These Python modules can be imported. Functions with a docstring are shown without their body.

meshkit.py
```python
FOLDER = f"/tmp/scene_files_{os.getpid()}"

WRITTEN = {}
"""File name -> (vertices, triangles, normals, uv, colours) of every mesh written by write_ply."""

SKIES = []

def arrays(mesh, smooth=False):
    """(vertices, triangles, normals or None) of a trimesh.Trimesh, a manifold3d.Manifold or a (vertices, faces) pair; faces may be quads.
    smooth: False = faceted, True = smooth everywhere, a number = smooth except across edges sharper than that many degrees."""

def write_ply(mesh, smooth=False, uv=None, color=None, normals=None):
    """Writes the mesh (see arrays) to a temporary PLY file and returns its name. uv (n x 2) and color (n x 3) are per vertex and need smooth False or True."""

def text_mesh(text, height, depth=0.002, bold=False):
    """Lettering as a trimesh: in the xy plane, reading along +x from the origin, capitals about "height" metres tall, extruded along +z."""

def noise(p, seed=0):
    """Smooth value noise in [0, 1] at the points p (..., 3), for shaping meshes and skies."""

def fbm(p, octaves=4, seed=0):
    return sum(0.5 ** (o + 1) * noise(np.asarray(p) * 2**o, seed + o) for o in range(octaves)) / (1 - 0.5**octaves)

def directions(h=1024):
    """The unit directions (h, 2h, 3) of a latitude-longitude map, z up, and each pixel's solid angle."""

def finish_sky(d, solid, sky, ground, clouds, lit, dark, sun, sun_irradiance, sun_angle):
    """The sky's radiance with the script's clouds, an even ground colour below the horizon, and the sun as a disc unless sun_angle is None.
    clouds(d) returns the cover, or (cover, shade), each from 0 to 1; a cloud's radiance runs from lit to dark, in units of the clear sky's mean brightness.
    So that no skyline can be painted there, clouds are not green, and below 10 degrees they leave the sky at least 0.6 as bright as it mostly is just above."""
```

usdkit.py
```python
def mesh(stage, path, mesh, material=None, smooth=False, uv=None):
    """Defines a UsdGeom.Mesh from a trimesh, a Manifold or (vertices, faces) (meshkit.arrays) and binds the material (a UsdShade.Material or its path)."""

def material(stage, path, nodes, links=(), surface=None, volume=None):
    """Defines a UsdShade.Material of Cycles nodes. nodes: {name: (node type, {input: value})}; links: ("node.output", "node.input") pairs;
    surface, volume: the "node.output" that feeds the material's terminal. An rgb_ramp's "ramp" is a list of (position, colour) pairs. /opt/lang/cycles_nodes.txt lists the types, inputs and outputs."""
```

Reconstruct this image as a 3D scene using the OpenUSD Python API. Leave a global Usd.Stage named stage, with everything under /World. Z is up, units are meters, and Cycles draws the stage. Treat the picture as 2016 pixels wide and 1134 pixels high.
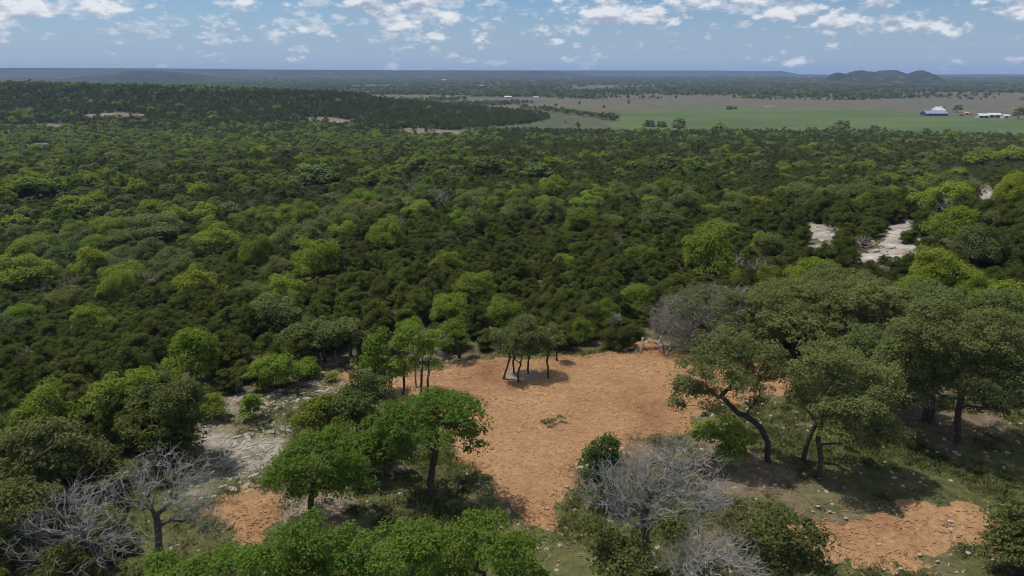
import math
import numpy as np
import trimesh
import usdkit
import meshkit
from scipy.interpolate import RegularGridInterpolator
from scipy.spatial import cKDTree
from shapely.geometry import Polygon, Point
import shapely
from pxr import Usd, UsdGeom, UsdLux, UsdShade, Sdf, Gf, Vt

stage = Usd.Stage.CreateInMemory()
UsdGeom.Xform.Define(stage, '/World')
UsdGeom.SetStageUpAxis(stage, 'Z')
LOOKS = '/World/Looks'
UsdGeom.Scope.Define(stage, LOOKS)

# ---------------------------------------------------------------- camera, sky, sun, exposure
CAM_H = 23.0
FPX = 1362.0                      # focal length in pixels of the 2016 px wide photograph
PITCH = math.atan((567 - 141) / FPX)
EXPOSURE = 0.08
cam = UsdGeom.Camera.Define(stage, '/World/camera')
cam.CreateHorizontalApertureAttr(36.0)
cam.CreateVerticalApertureAttr(20.25)
cam.CreateFocalLengthAttr(36.0 * FPX / 2016)
cam.CreateClippingRangeAttr(Gf.Vec2f(0.5, 60000))
cam.CreateExposureAttr(EXPOSURE)
cam.AddTranslateOp().Set(Gf.Vec3d(0, 0, CAM_H))
cam.AddRotateXOp().Set(90 - math.degrees(PITCH))

SUN = np.array([-1.75, 0.75, 4.3]); SUN /= np.linalg.norm(SUN)
SUN_EL = math.asin(SUN[2]); SUN_ROT = math.atan2(SUN[0], SUN[1])
SUN_I = 0.9
SKY_STRENGTH = 0.085

sun = UsdLux.DistantLight.Define(stage, '/World/sun')
sun.CreateIntensityAttr(SUN_I)
sun.CreateNormalizeAttr(True)
sun.CreateAngleAttr(0.5)
sun.CreateColorAttr(Gf.Vec3f(1.0, 0.955, 0.88))
_q = Gf.Rotation(Gf.Vec3d(0, 0, 1), Gf.Vec3d(*SUN.tolist()))
sun.AddTransformOp().Set(Gf.Matrix4d().SetRotate(_q))

CL = 10.0   # radiance of lit cloud before strength
sky_nodes = {
    'sky': ('sky_texture', {'sky_type': 'single_scattering', 'sun_disc': False, 'sun_elevation': SUN_EL, 'sun_rotation': SUN_ROT, 'altitude': 300.0, 'air_density': 1.0, 'aerosol_density': 1.0, 'ozone_density': 1.6}),
    'tint': ('mix_color', {'blend_type': 'multiply', 'fac': 1.0, 'b': (0.64, 0.85, 1.13)}),
    'tc': ('texture_coordinate', {}),
    'sep': ('separate_xyz', {}),
    'zc': ('math', {'math_type': 'maximum', 'value2': 0.0}),
    'm1': ('mapping', {'scale': (17.0, 17.0, 37.0), 'location': (5.1, 0.4, 0.2)}),
    'mb1': ('mapping', {'scale': (17.0, 17.0, 37.0), 'location': (5.1, 0.4, 0.2 + 0.3)}),
    'w1': ('noise_texture', {'scale': 1.6, 'detail': 3.0, 'roughness': 0.5}),
    'ws1': ('vector_math', {'math_type': 'multiply_add', 'vector2': (0.5, 0.5, 0.5), 'vector3': (0.0, 0.0, 0.0)}),
    'v1': ('voronoi_texture', {'feature': 'f1', 'scale': 1.0, 'randomness': 1.0}),
    'f1': ('noise_texture', {'scale': 2.4, 'detail': 6.0, 'roughness': 0.6}),
    'fv1': ('math', {'math_type': 'multiply_add', 'value2': -0.55, 'value3': 0.55}),
    'k1': ('math', {'math_type': 'multiply_add', 'value2': 0.75}),
    'wb1': ('noise_texture', {'scale': 1.6, 'detail': 3.0, 'roughness': 0.5}),
    'wsb1': ('vector_math', {'math_type': 'multiply_add', 'vector2': (0.5, 0.5, 0.5), 'vector3': (0.0, 0.0, 0.0)}),
    'vb1': ('voronoi_texture', {'feature': 'f1', 'scale': 1.0, 'randomness': 1.0}),
    'fb1': ('noise_texture', {'scale': 2.4, 'detail': 6.0, 'roughness': 0.6}),
    'fvb1': ('math', {'math_type': 'multiply_add', 'value2': -0.55, 'value3': 0.55}),
    'kb1': ('math', {'math_type': 'multiply_add', 'value2': 0.75}),
    'g1': ('noise_texture', {'scale': 0.33, 'detail': 2.0, 'roughness': 0.5}),
    'gk1': ('math', {'math_type': 'multiply_add', 'value2': 0.9}),
    'low1': ('map_range', {'range_type': 'smoothstep', 'from_min': 0.022, 'from_max': 0.08, 'to_min': -0.24, 'to_max': 0.0, 'clamp': True}),
    'sum1': ('math', {'math_type': 'add'}),
    'suml1': ('math', {'math_type': 'add'}),
    'cov1': ('map_range', {'range_type': 'smoothstep', 'from_min': 1.0, 'from_max': 1.18, 'to_min': 0.0, 'to_max': 0.84, 'clamp': True}),
    'dif1': ('math', {'math_type': 'subtract'}),
    'lit1': ('map_range', {'from_min': -0.10, 'from_max': 0.13, 'to_min': 0.0, 'to_max': 1.0, 'clamp': True}),
    'm2': ('mapping', {'scale': (32.0, 32.0, 72.0), 'location': (1.7, 2.2, 0.9)}),
    'w2': ('noise_texture', {'scale': 1.6, 'detail': 3.0, 'roughness': 0.5}),
    'ws2': ('vector_math', {'math_type': 'multiply_add', 'vector2': (0.5, 0.5, 0.5), 'vector3': (0.0, 0.0, 0.0)}),
    'v2': ('voronoi_texture', {'feature': 'f1', 'scale': 1.0, 'randomness': 1.0}),
    'f2': ('noise_texture', {'scale': 2.4, 'detail': 6.0, 'roughness': 0.6}),
    'fv2': ('math', {'math_type': 'multiply_add', 'value2': -0.55, 'value3': 0.55}),
    'k2': ('math', {'math_type': 'multiply_add', 'value2': 0.75}),
    'g2': ('noise_texture', {'scale': 0.33, 'detail': 2.0, 'roughness': 0.5}),
    'gk2': ('math', {'math_type': 'multiply_add', 'value2': 0.9}),
    'low2': ('map_range', {'range_type': 'smoothstep', 'from_min': 0.012, 'from_max': 0.06, 'to_min': -0.22, 'to_max': -0.06, 'clamp': True}),
    'sum2': ('math', {'math_type': 'add'}),
    'suml2': ('math', {'math_type': 'add'}),
    'cov2': ('map_range', {'range_type': 'smoothstep', 'from_min': 1.03, 'from_max': 1.25, 'to_min': 0.0, 'to_max': 0.6, 'clamp': True}),
    'lit2': ('map_range', {'from_min': 0.35, 'from_max': 0.65, 'to_min': 0.0, 'to_max': 1.0, 'clamp': True}),
    'lft': ('math', {'math_type': 'multiply_add', 'value2': -0.07, 'value3': 0.0}),
    'cc2': ('mix_color', {'a': (0.50 * CL, 0.57 * CL, 0.69 * CL), 'b': (CL * 0.86, CL * 0.89, CL * 0.95)}),
    'out1': ('mix_color', {}),
    'cc': ('mix_color', {'a': (0.42 * CL, 0.48 * CL, 0.60 * CL), 'b': (CL * 0.95, CL * 0.97, CL * 1.0)}),
    'hz': ('map_range', {'range_type': 'smoothstep', 'from_min': 0.0, 'from_max': 0.115, 'to_min': 0.72, 'to_max': 0.0, 'clamp': True}),
    'hzc': ('mix_color', {'b': (4.2, 5.4, 7.4)}),
    'out': ('mix_color', {}),
    'bg': ('background_shader', {'strength': SKY_STRENGTH}),
}
sky_links = [('sky.color', 'tint.a'), ('tc.generated', 'sep.vector'), ('sep.z', 'zc.value1'), ('sep.x', 'lft.value1'),
             ('zc.value', 'hz.value'), ('hz.result', 'hzc.fac'), ('tint.result', 'hzc.a'),
             ('lit1.result', 'cc.fac'), ('lit2.result', 'cc2.fac'),
             ('hzc.result', 'out1.a'), ('cc2.result', 'out1.b'), ('cov2.result', 'out1.fac'),
             ('out1.result', 'out.a'), ('cc.result', 'out.b'), ('cov1.result', 'out.fac'), ('out.result', 'bg.color')]
for i in '12':
    for p in (('', 'b') if i == '1' else ('',)):
        sky_links += [('tc.generated', f'm{p}{i}.vector'), (f'm{p}{i}.vector', f'w{p}{i}.vector'), (f'w{p}{i}.color', f'ws{p}{i}.vector1'), (f'm{p}{i}.vector', f'ws{p}{i}.vector3'), (f'ws{p}{i}.vector', f'v{p}{i}.vector'),
                      (f'm{p}{i}.vector', f'f{p}{i}.vector'), (f'v{p}{i}.distance', f'fv{p}{i}.value1'), (f'f{p}{i}.fac', f'k{p}{i}.value1'), (f'fv{p}{i}.value', f'k{p}{i}.value3')]
    sky_links += [(f'm{i}.vector', f'g{i}.vector'), (f'g{i}.fac', f'gk{i}.value1'), (f'k{i}.value', f'gk{i}.value3'), ('zc.value', f'low{i}.value'), (f'gk{i}.value', f'sum{i}.value1'), (f'low{i}.result', f'sum{i}.value2'),
                  (f'sum{i}.value', f'suml{i}.value1'), ('lft.value', f'suml{i}.value2'), (f'suml{i}.value', f'cov{i}.value')]
    sky_links += [('k1.value', 'dif1.value1'), ('kb1.value', 'dif1.value2'), ('dif1.value', 'lit1.value')] if i == '1' else [('f2.fac', 'lit2.value')]
sky_mat = usdkit.material(stage, LOOKS + '/sky_and_clouds', sky_nodes, sky_links, surface='bg.background')
dome = UsdLux.DomeLight.Define(stage, '/World/sky')
dome.CreateIntensityAttr(1.0)
UsdShade.MaterialBindingAPI.Apply(dome.GetPrim()).Bind(sky_mat)
dome.GetPrim().SetCustomDataByKey('kind', 'structure')

# ---------------------------------------------------------------- small helpers
COUNT = {}


def numbered(name, parent='/World'):
    k = (parent, name)
    n = COUNT.get(k, 0)
    COUNT[k] = n + 1
    return f'{parent}/{name}' if n == 0 else f'{parent}/{name}_{n:03d}'


def tag(prim, label=None, category=None, group=None, kind=None):
    prim = prim.GetPrim() if hasattr(prim, 'GetPrim') else prim
    for k, val in (('label', label), ('category', category), ('group', group), ('kind', kind)):
        if val:
            prim.SetCustomDataByKey(k, val)
    return prim


def obj(name, mesh, material, parent='/World', smooth=False):
    parent = parent if isinstance(parent, str) else str(parent.GetPath())
    return usdkit.mesh(stage, numbered(name, parent), mesh, material, smooth=smooth).GetPrim()


def thing(name, label, category, loc=(0, 0, 0), rotz=0.0, group=None, scale=None):
    x = UsdGeom.Xform.Define(stage, numbered(name))
    x.AddTranslateOp().Set(Gf.Vec3d(*map(float, loc)))
    if rotz:
        x.AddRotateZOp().Set(float(rotz))
    if scale is not None:
        x.AddScaleOp().Set(Gf.Vec3f(*map(float, scale)))
    return tag(x, label, category, group)


def smooth01(t):
    t = np.clip(t, 0, 1)
    return t * t * (3 - 2 * t)


def fbm2(x, y, scale, seed=0, octaves=4):
    p = np.stack([np.asarray(x, float) * scale, np.asarray(y, float) * scale, np.full(np.shape(x), 0.37 + seed)], -1)
    return meshkit.fbm(p, octaves, seed)


def ray(px, py):
    u, v = (np.asarray(px, float) - 1008) / FPX, (567 - np.asarray(py, float)) / FPX
    c, s = math.cos(PITCH), math.sin(PITCH)
    return np.stack([u, c + v * s, -s + v * c], -1)


def project(x, y, z):
    c, s = math.cos(PITCH), math.sin(PITCH)
    dz = z - CAM_H
    depth = y * c - dz * s
    depth = np.where(depth < 0.1, 0.1, depth)
    return 1008 + FPX * x / depth, 567 - FPX * (y * s + dz * c) / depth


# ---------------------------------------------------------------- the lie of the land
RIDGE = np.array([[-1500, 860, 37], [-650, 885, 37], [-240, 840, 29], [-175, 818, 15], [-100, 792, 4.5], [20, 740, -2]], float)


def land(x, y):
    x, y = np.asarray(x, float), np.asarray(y, float)
    z = np.interp(y, [-300, 0, 52, 62, 80, 120, 160, 220, 300, 450, 600, 1e6], [0, 0, 0, -0.5, -1.9, -5.2, -8.0, -11.5, -16, -23.5, -30, -30])
    z = z + 6.8 * np.exp(-((x - 82) / 40) ** 2 - ((y - 98) / 42) ** 2)
    z = z - 8.0 * smooth01((-x - 19) / 55) * smooth01((230 - y) / 120)
    z = z - 2.5 * np.exp(-((x + 70) / 60) ** 2 - ((y - 190) / 60) ** 2) + 2.0 * np.exp(-((x - 10) / 60) ** 2 - ((y - 260) / 50) ** 2)
    best = np.zeros_like(z)
    for a, b in zip(RIDGE[:-1], RIDGE[1:]):
        d = b[:2] - a[:2]
        t = np.clip(((x - a[0]) * d[0] + (y - a[1]) * d[1]) / (d @ d), 0, 1)
        dist = np.hypot(x - a[0] - t * d[0], y - a[1] - t * d[1])
        h = a[2] + t * (b[2] - a[2])
        prof = np.interp(dist, [0, 50, 85, 130, 260, 330], [1.0, 0.97, 0.70, 0.52, 0.06, 0.0])
        best = np.maximum(best, h * prof)
    wob = 1 + 0.25 * (fbm2(x, y, 1 / 140.0, 3) - 0.5)
    z = z + best * wob
    rough = fbm2(x, y, 1 / 7.0, 5) - 0.5
    z = z + 0.45 * rough * smooth01((320 - np.hypot(x, y)) / 200) + 1.6 * (fbm2(x, y, 1 / 60.0, 9) - 0.5) * smooth01((y - 55) / 60) * smooth01((700 - y) / 120)
    return z


def axis(lo, hi, fine_lo, fine_hi, step, grow):
    mid = list(np.arange(fine_lo, fine_hi + 1e-6, step))
    s, p = step, mid[-1]
    while p < hi:
        s *= grow
        p += s
        mid.append(p)
    s, p, left = step, mid[0], []
    while p > lo:
        s *= grow
        p -= s
        left.append(p)
    return np.array(left[::-1] + mid)


GX = axis(-14000, 14000, -48, 48, 0.7, 1.036)
GY = axis(-60, 16000, 14, 82, 0.7, 1.034)
GXX, GYY = np.meshgrid(GX, GY, indexing='xy')
GZ = land(GXX, GYY)
_gi = RegularGridInterpolator((GY, GX), GZ, bounds_error=False, fill_value=-30.0)


def G(x, y):
    return _gi(np.stack([np.asarray(y, float), np.asarray(x, float)], -1))


def at(px, py, lift=0.0):
    """The point of the land (raised by lift) seen in the photograph's pixel."""
    d = ray(px, py)
    ts = np.geomspace(10, 9000, 2600)
    P = d[None] * ts[:, None]
    below = CAM_H + P[:, 2] < G(P[:, 0], P[:, 1]) + lift
    i = int(np.argmax(below)) if below.any() else len(ts) - 1
    lo, hi = ts[max(i - 1, 0)], ts[i]
    for _ in range(30):
        m = (lo + hi) / 2
        q = d * m
        if CAM_H + q[2] < float(G(q[0], q[1])) + lift:
            hi = m
        else:
            lo = m
    q = d * hi
    return np.array([q[0], q[1], float(G(q[0], q[1]))])


def on_plane(px, py, y):
    """The point at forward distance y seen in the pixel."""
    d = ray(px, py)
    q = d * (y / d[1])
    return np.array([q[0], q[1], CAM_H + q[2]])


def grid_mesh(X, Y, Z, keep=None):
    ny, nx = X.shape
    idx = np.arange(nx * ny).reshape(ny, nx)
    f = np.stack([idx[:-1, :-1], idx[:-1, 1:], idx[1:, 1:], idx[1:, :-1]], -1).reshape(-1, 4)
    if keep is not None:
        k = keep.ravel()
        f = f[k[f].any(1)]
    v = np.stack([X, Y, Z], -1).reshape(-1, 3)
    used = np.unique(f)
    remap = np.full(len(v), -1)
    remap[used] = np.arange(len(used))
    f = remap[f]
    return v[used], np.vstack([f[:, [0, 1, 2]], f[:, [0, 2, 3]]]), used


def color_primvar(prim, colors, name='tint'):
    UsdGeom.PrimvarsAPI(prim).CreatePrimvar(name, Sdf.ValueTypeNames.Color3fArray, 'vertex').Set(Vt.Vec3fArray.FromNumpy(np.asarray(colors, np.float32)))


# ---------------------------------------------------------------- materials
def leaf_material(name, dark, light, warm=None, translucency=0.28, per_tree=0.22, hue=0.03, rough=0.55, sat=1.0):
    warm = warm or light
    nodes = {
        'geo': ('geometry', {}), 'inf': ('object_info', {}), 'pos': ('texture_coordinate', {}),
        'ramp': ('rgb_ramp', {'ramp': [(0.0, dark), (0.55, tuple((np.array(dark) + np.array(light)) / 2)), (0.9, light), (1.0, warm)]}),
        'nz': ('noise_texture', {'scale': 0.9, 'detail': 2.0}),
        'add': ('math', {'math_type': 'multiply_add', 'value2': 0.55}),
        'nzs': ('math', {'math_type': 'multiply_add', 'value2': 0.9, 'value3': -0.2}),
        'hv': ('math', {'math_type': 'multiply_add', 'value2': hue, 'value3': 0.5 - hue / 2}),
        'wn': ('white_noise_texture', {'dimensions': '1D'}),
        'vv': ('math', {'math_type': 'multiply_add', 'value2': per_tree * 2, 'value3': 1 - per_tree}),
        'hsv': ('hsv', {'saturation': sat}),
        'b': ('principled_bsdf', {'roughness': 0.75, 'specular_ior_level': 0.1}),
        'tb': ('mix_color', {'blend_type': 'multiply', 'fac': 1.0, 'b': (1.15, 1.25, 0.6)}),
        't': ('translucent_bsdf', {}),
        'm': ('mix_closure', {'fac': translucency}),
    }
    links = [('geo.random_per_island', 'add.value1'), ('pos.object', 'nz.vector'), ('nz.fac', 'nzs.value1'), ('nzs.value', 'add.value3'), ('add.value', 'ramp.fac'), ('inf.random', 'hv.value1'), ('inf.random', 'wn.w'),
             ('wn.value', 'vv.value1'), ('hv.value', 'hsv.hue'), ('vv.value', 'hsv.value'), ('ramp.color', 'hsv.color'), ('hsv.color', 'b.base_color'),
             ('hsv.color', 'tb.a'), ('tb.result', 't.color'), ('b.BSDF', 'm.closure1'), ('t.BSDF', 'm.closure2')]
    return usdkit.material(stage, f'{LOOKS}/{name}', nodes, links, surface='m.closure')


def plain_material(name, ramp, scale=1.0, rough=0.85, detail=5.0, bump=0.3, bump_scale=None, per_object=0.0, coord='object', spec=0.2, bump_distance=0.1):
    nodes = {
        'pos': ('texture_coordinate', {}) if coord == 'object' else ('geometry', {}), 'inf': ('object_info', {}),
        'nz': ('noise_texture', {'scale': scale, 'detail': detail, 'roughness': 0.62}),
        'nz2': ('noise_texture', {'scale': bump_scale or scale * 6, 'detail': 4.0}),
        'ramp': ('rgb_ramp', {'ramp': ramp}),
        'vv': ('math', {'math_type': 'multiply_add', 'value2': per_object * 2, 'value3': 1 - per_object}),
        'hsv': ('hsv', {}),
        'bump': ('bump', {'strength': bump, 'distance': bump_distance}),
        'b': ('principled_bsdf', {'roughness': rough, 'specular_ior_level': spec}),
    }
    src = 'pos.object' if coord == 'object' else 'pos.position'
    links = [(src, 'nz.vector'), (src, 'nz2.vector'), ('nz.fac', 'ramp.fac'), ('inf.random', 'vv.value1'), ('vv.value', 'hsv.value'), ('ramp.color', 'hsv.color'), ('hsv.color', 'b.base_color'),
             ('nz2.fac', 'bump.height'), ('bump.normal', 'b.normal')]
    return usdkit.material(stage, f'{LOOKS}/{name}', nodes, links, surface='b.BSDF')


def simple(name, color, rough=0.6, metallic=0.0):
    return plain_material(name, [(0.3, tuple(np.array(color) * 0.86)), (0.7, color)], scale=1.5, rough=rough, bump=0.05)


M = {}
M['juniper'] = leaf_material('juniper_foliage', (0.064, 0.080, 0.013), (0.118, 0.140, 0.023), (0.145, 0.157, 0.03), translucency=0.2, per_tree=0.25, hue=0.035)
M['juniper_bright'] = leaf_material('young_juniper_foliage', (0.045, 0.075, 0.014), (0.085, 0.135, 0.024), translucency=0.2, per_tree=0.1)
M['oak'] = leaf_material('bright_oak_leaves', (0.145, 0.195, 0.026), (0.245, 0.305, 0.044), (0.29, 0.335, 0.055), translucency=0.33, per_tree=0.2, hue=0.03)
M['lime'] = leaf_material('lime_oak_leaves', (0.175, 0.225, 0.028), (0.30, 0.355, 0.045), (0.35, 0.38, 0.055), translucency=0.33, per_tree=0.14, hue=0.03)
M['liveoak'] = leaf_material('live_oak_leaves', (0.128, 0.150, 0.050), (0.218, 0.238, 0.082), (0.25, 0.255, 0.10), translucency=0.33, per_tree=0.16, hue=0.03)
M['blueoak'] = leaf_material('grey_oak_leaves', (0.108, 0.142, 0.040), (0.182, 0.222, 0.064), (0.21, 0.235, 0.08), translucency=0.25, per_tree=0.15, hue=0.03)
M['postoak'] = leaf_material('clearing_oak_leaves', (0.10, 0.165, 0.022), (0.185, 0.275, 0.038), (0.26, 0.32, 0.065), translucency=0.34, per_tree=0.12, hue=0.02)
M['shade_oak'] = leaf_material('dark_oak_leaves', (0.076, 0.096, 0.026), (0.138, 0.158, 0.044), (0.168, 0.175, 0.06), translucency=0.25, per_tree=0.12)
M['bark'] = plain_material('oak_bark', [(0.3, (0.028, 0.022, 0.018)), (0.7, (0.085, 0.07, 0.058))], scale=5, bump=0.6)
M['deadwood'] = plain_material('grey_dead_wood', [(0.3, (0.15, 0.138, 0.122)), (0.75, (0.40, 0.375, 0.34))], scale=4, bump=0.4)
M['deaddark'] = plain_material('dark_dead_wood', [(0.3, (0.05, 0.042, 0.038)), (0.75, (0.14, 0.12, 0.11))], scale=4, bump=0.4)
M['greytwig'] = plain_material('grey_twigs', [(0.3, (0.19, 0.17, 0.145)), (0.75, (0.34, 0.31, 0.275))], scale=3, bump=0.2, per_object=0.2)
M['rock'] = plain_material('pale_limestone', [(0.25, (0.23, 0.195, 0.15)), (0.6, (0.38, 0.34, 0.285)), (0.85, (0.50, 0.46, 0.40))], scale=2.2, bump=0.5, per_object=0.12)
M['white_rock'] = plain_material('white_limestone', [(0.25, (0.27, 0.25, 0.22)), (0.8, (0.46, 0.435, 0.40))], scale=3, bump=0.4, per_object=0.1)
M['pale_wood'] = plain_material('bleached_wood', [(0.3, (0.36, 0.33, 0.29)), (0.75, (0.62, 0.58, 0.53))], scale=4, bump=0.4)
M['chip'] = plain_material('wood_chip', [(0.2, (0.25, 0.13, 0.066)), (0.6, (0.39, 0.23, 0.12)), (0.9, (0.60, 0.43, 0.27))], scale=1.2, bump=0.1, per_object=0.16)
M['branch'] = plain_material('shredded_branch', [(0.2, (0.20, 0.09, 0.045)), (0.8, (0.46, 0.26, 0.13))], scale=3, bump=0.3, per_object=0.3)
M['grass'] = leaf_material('grass_blades', (0.085, 0.105, 0.03), (0.17, 0.175, 0.06), (0.24, 0.215, 0.10), translucency=0.25, per_tree=0.25, hue=0.03)
M['mulch'] = usdkit.material(stage, LOOKS + '/wood_chip_mulch', {
    'g': ('geometry', {}), 'n': ('noise_texture', {'scale': 3.4, 'detail': 9.0, 'roughness': 0.85}), 'n2': ('noise_texture', {'scale': 0.17, 'detail': 8.0, 'roughness': 0.72}),
    'map': ('mapping', {'scale': (1.0, 1.0, 1.0)}),
    'r': ('rgb_ramp', {'ramp': [(0.28, (0.125, 0.06, 0.03)), (0.43, (0.275, 0.155, 0.074)), (0.56, (0.335, 0.198, 0.098)), (0.69, (0.52, 0.37, 0.225))]}),
    'r2': ('rgb_ramp', {'ramp': [(0.32, (0.60, 0.50, 0.47)), (0.45, (0.92, 0.87, 0.85)), (0.54, (1.0, 1.0, 1.0)), (0.68, (1.18, 1.22, 1.22))]}),
    'mx': ('mix_color', {'blend_type': 'multiply', 'fac': 1.0}),
    'bump': ('bump', {'strength': 0.4, 'distance': 0.05}), 'b': ('principled_bsdf', {'roughness': 0.9, 'specular_ior_level': 0.1})},
    [('g.position', 'map.vector'), ('map.vector', 'n.vector'), ('g.position', 'n2.vector'), ('n.fac', 'r.fac'), ('n2.fac', 'r2.fac'), ('r.color', 'mx.a'), ('r2.color', 'mx.b'), ('mx.result', 'b.base_color'), ('n.fac', 'bump.height'), ('bump.normal', 'b.normal')], surface='b.BSDF')
M['ground'] = usdkit.material(stage, LOOKS + '/ground_cover', {
    'g': ('geometry', {}), 'a': ('attribute', {'attribute': 'tint'}),
    'n': ('noise_texture', {'scale': 1.7, 'detail': 7.0, 'roughness': 0.7}), 'n2': ('noise_texture', {'scale': 0.045, 'detail': 6.0, 'roughness': 0.65}),
    'r': ('rgb_ramp', {'ramp': [(0.28, (0.5, 0.5, 0.5)), (0.5, (0.95, 0.95, 0.95)), (0.72, (1.5, 1.46, 1.4))]}),
    'r2': ('rgb_ramp', {'ramp': [(0.3, (0.70, 0.78, 0.68)), (0.5, (1, 1, 1)), (0.7, (1.25, 1.16, 1.1))]}),
    'm1': ('mix_color', {'blend_type': 'multiply', 'fac': 1.0}), 'm2': ('mix_color', {'blend_type': 'multiply', 'fac': 1.0}),
    'bump': ('bump', {'strength': 0.7, 'distance': 0.12}), 'b': ('principled_bsdf', {'roughness': 0.95, 'specular_ior_level': 0.1})},
    [('g.position', 'n.vector'), ('g.position', 'n2.vector'), ('n.fac', 'r.fac'), ('n2.fac', 'r2.fac'), ('a.color', 'm1.a'), ('r.color', 'm1.b'), ('m1.result', 'm2.a'), ('r2.color', 'm2.b'), ('m2.result', 'b.base_color'),
     ('n.fac', 'bump.height'), ('bump.normal', 'b.normal')], surface='b.BSDF')
M['hill'] = usdkit.material(stage, LOOKS + '/wooded_hill', {
    'g': ('geometry', {}), 'mp': ('mapping', {'scale': (1, 1, 1.6)}),
    'n': ('noise_texture', {'scale': 0.02, 'detail': 8.0, 'roughness': 0.72}), 'n2': ('noise_texture', {'scale': 0.0022, 'detail': 5.0, 'roughness': 0.6}),
    'r': ('rgb_ramp', {'ramp': [(0.35, (0.022, 0.030, 0.018)), (0.56, (0.042, 0.052, 0.03)), (0.68, (0.085, 0.085, 0.055)), (0.78, (0.22, 0.2, 0.16))]}),
    'r2': ('rgb_ramp', {'ramp': [(0.35, (0.6, 0.65, 0.6)), (0.65, (1.3, 1.25, 1.2))]}), 'mx': ('mix_color', {'blend_type': 'multiply', 'fac': 1.0}),
    'bump': ('bump', {'strength': 1.0, 'distance': 6.0}), 'b': ('principled_bsdf', {'roughness': 0.95, 'specular_ior_level': 0.05})},
    [('g.position', 'mp.vector'), ('mp.vector', 'n.vector'), ('g.position', 'n2.vector'), ('n.fac', 'r.fac'), ('n2.fac', 'r2.fac'), ('r.color', 'mx.a'), ('r2.color', 'mx.b'), ('mx.result', 'b.base_color'), ('n.fac', 'bump.height'), ('bump.normal', 'b.normal')], surface='b.BSDF')
M['rocky_hill'] = usdkit.material(stage, LOOKS + '/rocky_wooded_hill', {
    'g': ('geometry', {}), 'mp': ('mapping', {'scale': (1, 1, 1.6)}),
    'n': ('noise_texture', {'scale': 0.02, 'detail': 8.0, 'roughness': 0.72}), 'n2': ('noise_texture', {'scale': 0.0022, 'detail': 5.0, 'roughness': 0.6}),
    'r': ('rgb_ramp', {'ramp': [(0.35, (0.022, 0.030, 0.018)), (0.54, (0.042, 0.052, 0.03)), (0.62, (0.075, 0.078, 0.05)), (0.66, (0.34, 0.31, 0.27))]}),
    'r2': ('rgb_ramp', {'ramp': [(0.35, (0.6, 0.65, 0.6)), (0.65, (1.3, 1.25, 1.2))]}), 'mx': ('mix_color', {'blend_type': 'multiply', 'fac': 1.0}),
    'bump': ('bump', {'strength': 1.0, 'distance': 6.0}), 'b': ('principled_bsdf', {'roughness': 0.95, 'specular_ior_level': 0.05})},
    [('g.position', 'mp.vector'), ('mp.vector', 'n.vector'), ('g.position', 'n2.vector'), ('n.fac', 'r.fac'), ('n2.fac', 'r2.fac'), ('r.color', 'mx.a'), ('r2.color', 'mx.b'), ('mx.result', 'b.base_color'), ('n.fac', 'bump.height'), ('bump.normal', 'b.normal')], surface='b.BSDF')
M['soil'] = plain_material('grey_bare_soil', [(0.3, (0.17, 0.13, 0.09)), (0.7, (0.27, 0.215, 0.155))], scale=1.2, bump=0.5, coord='world')
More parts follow.
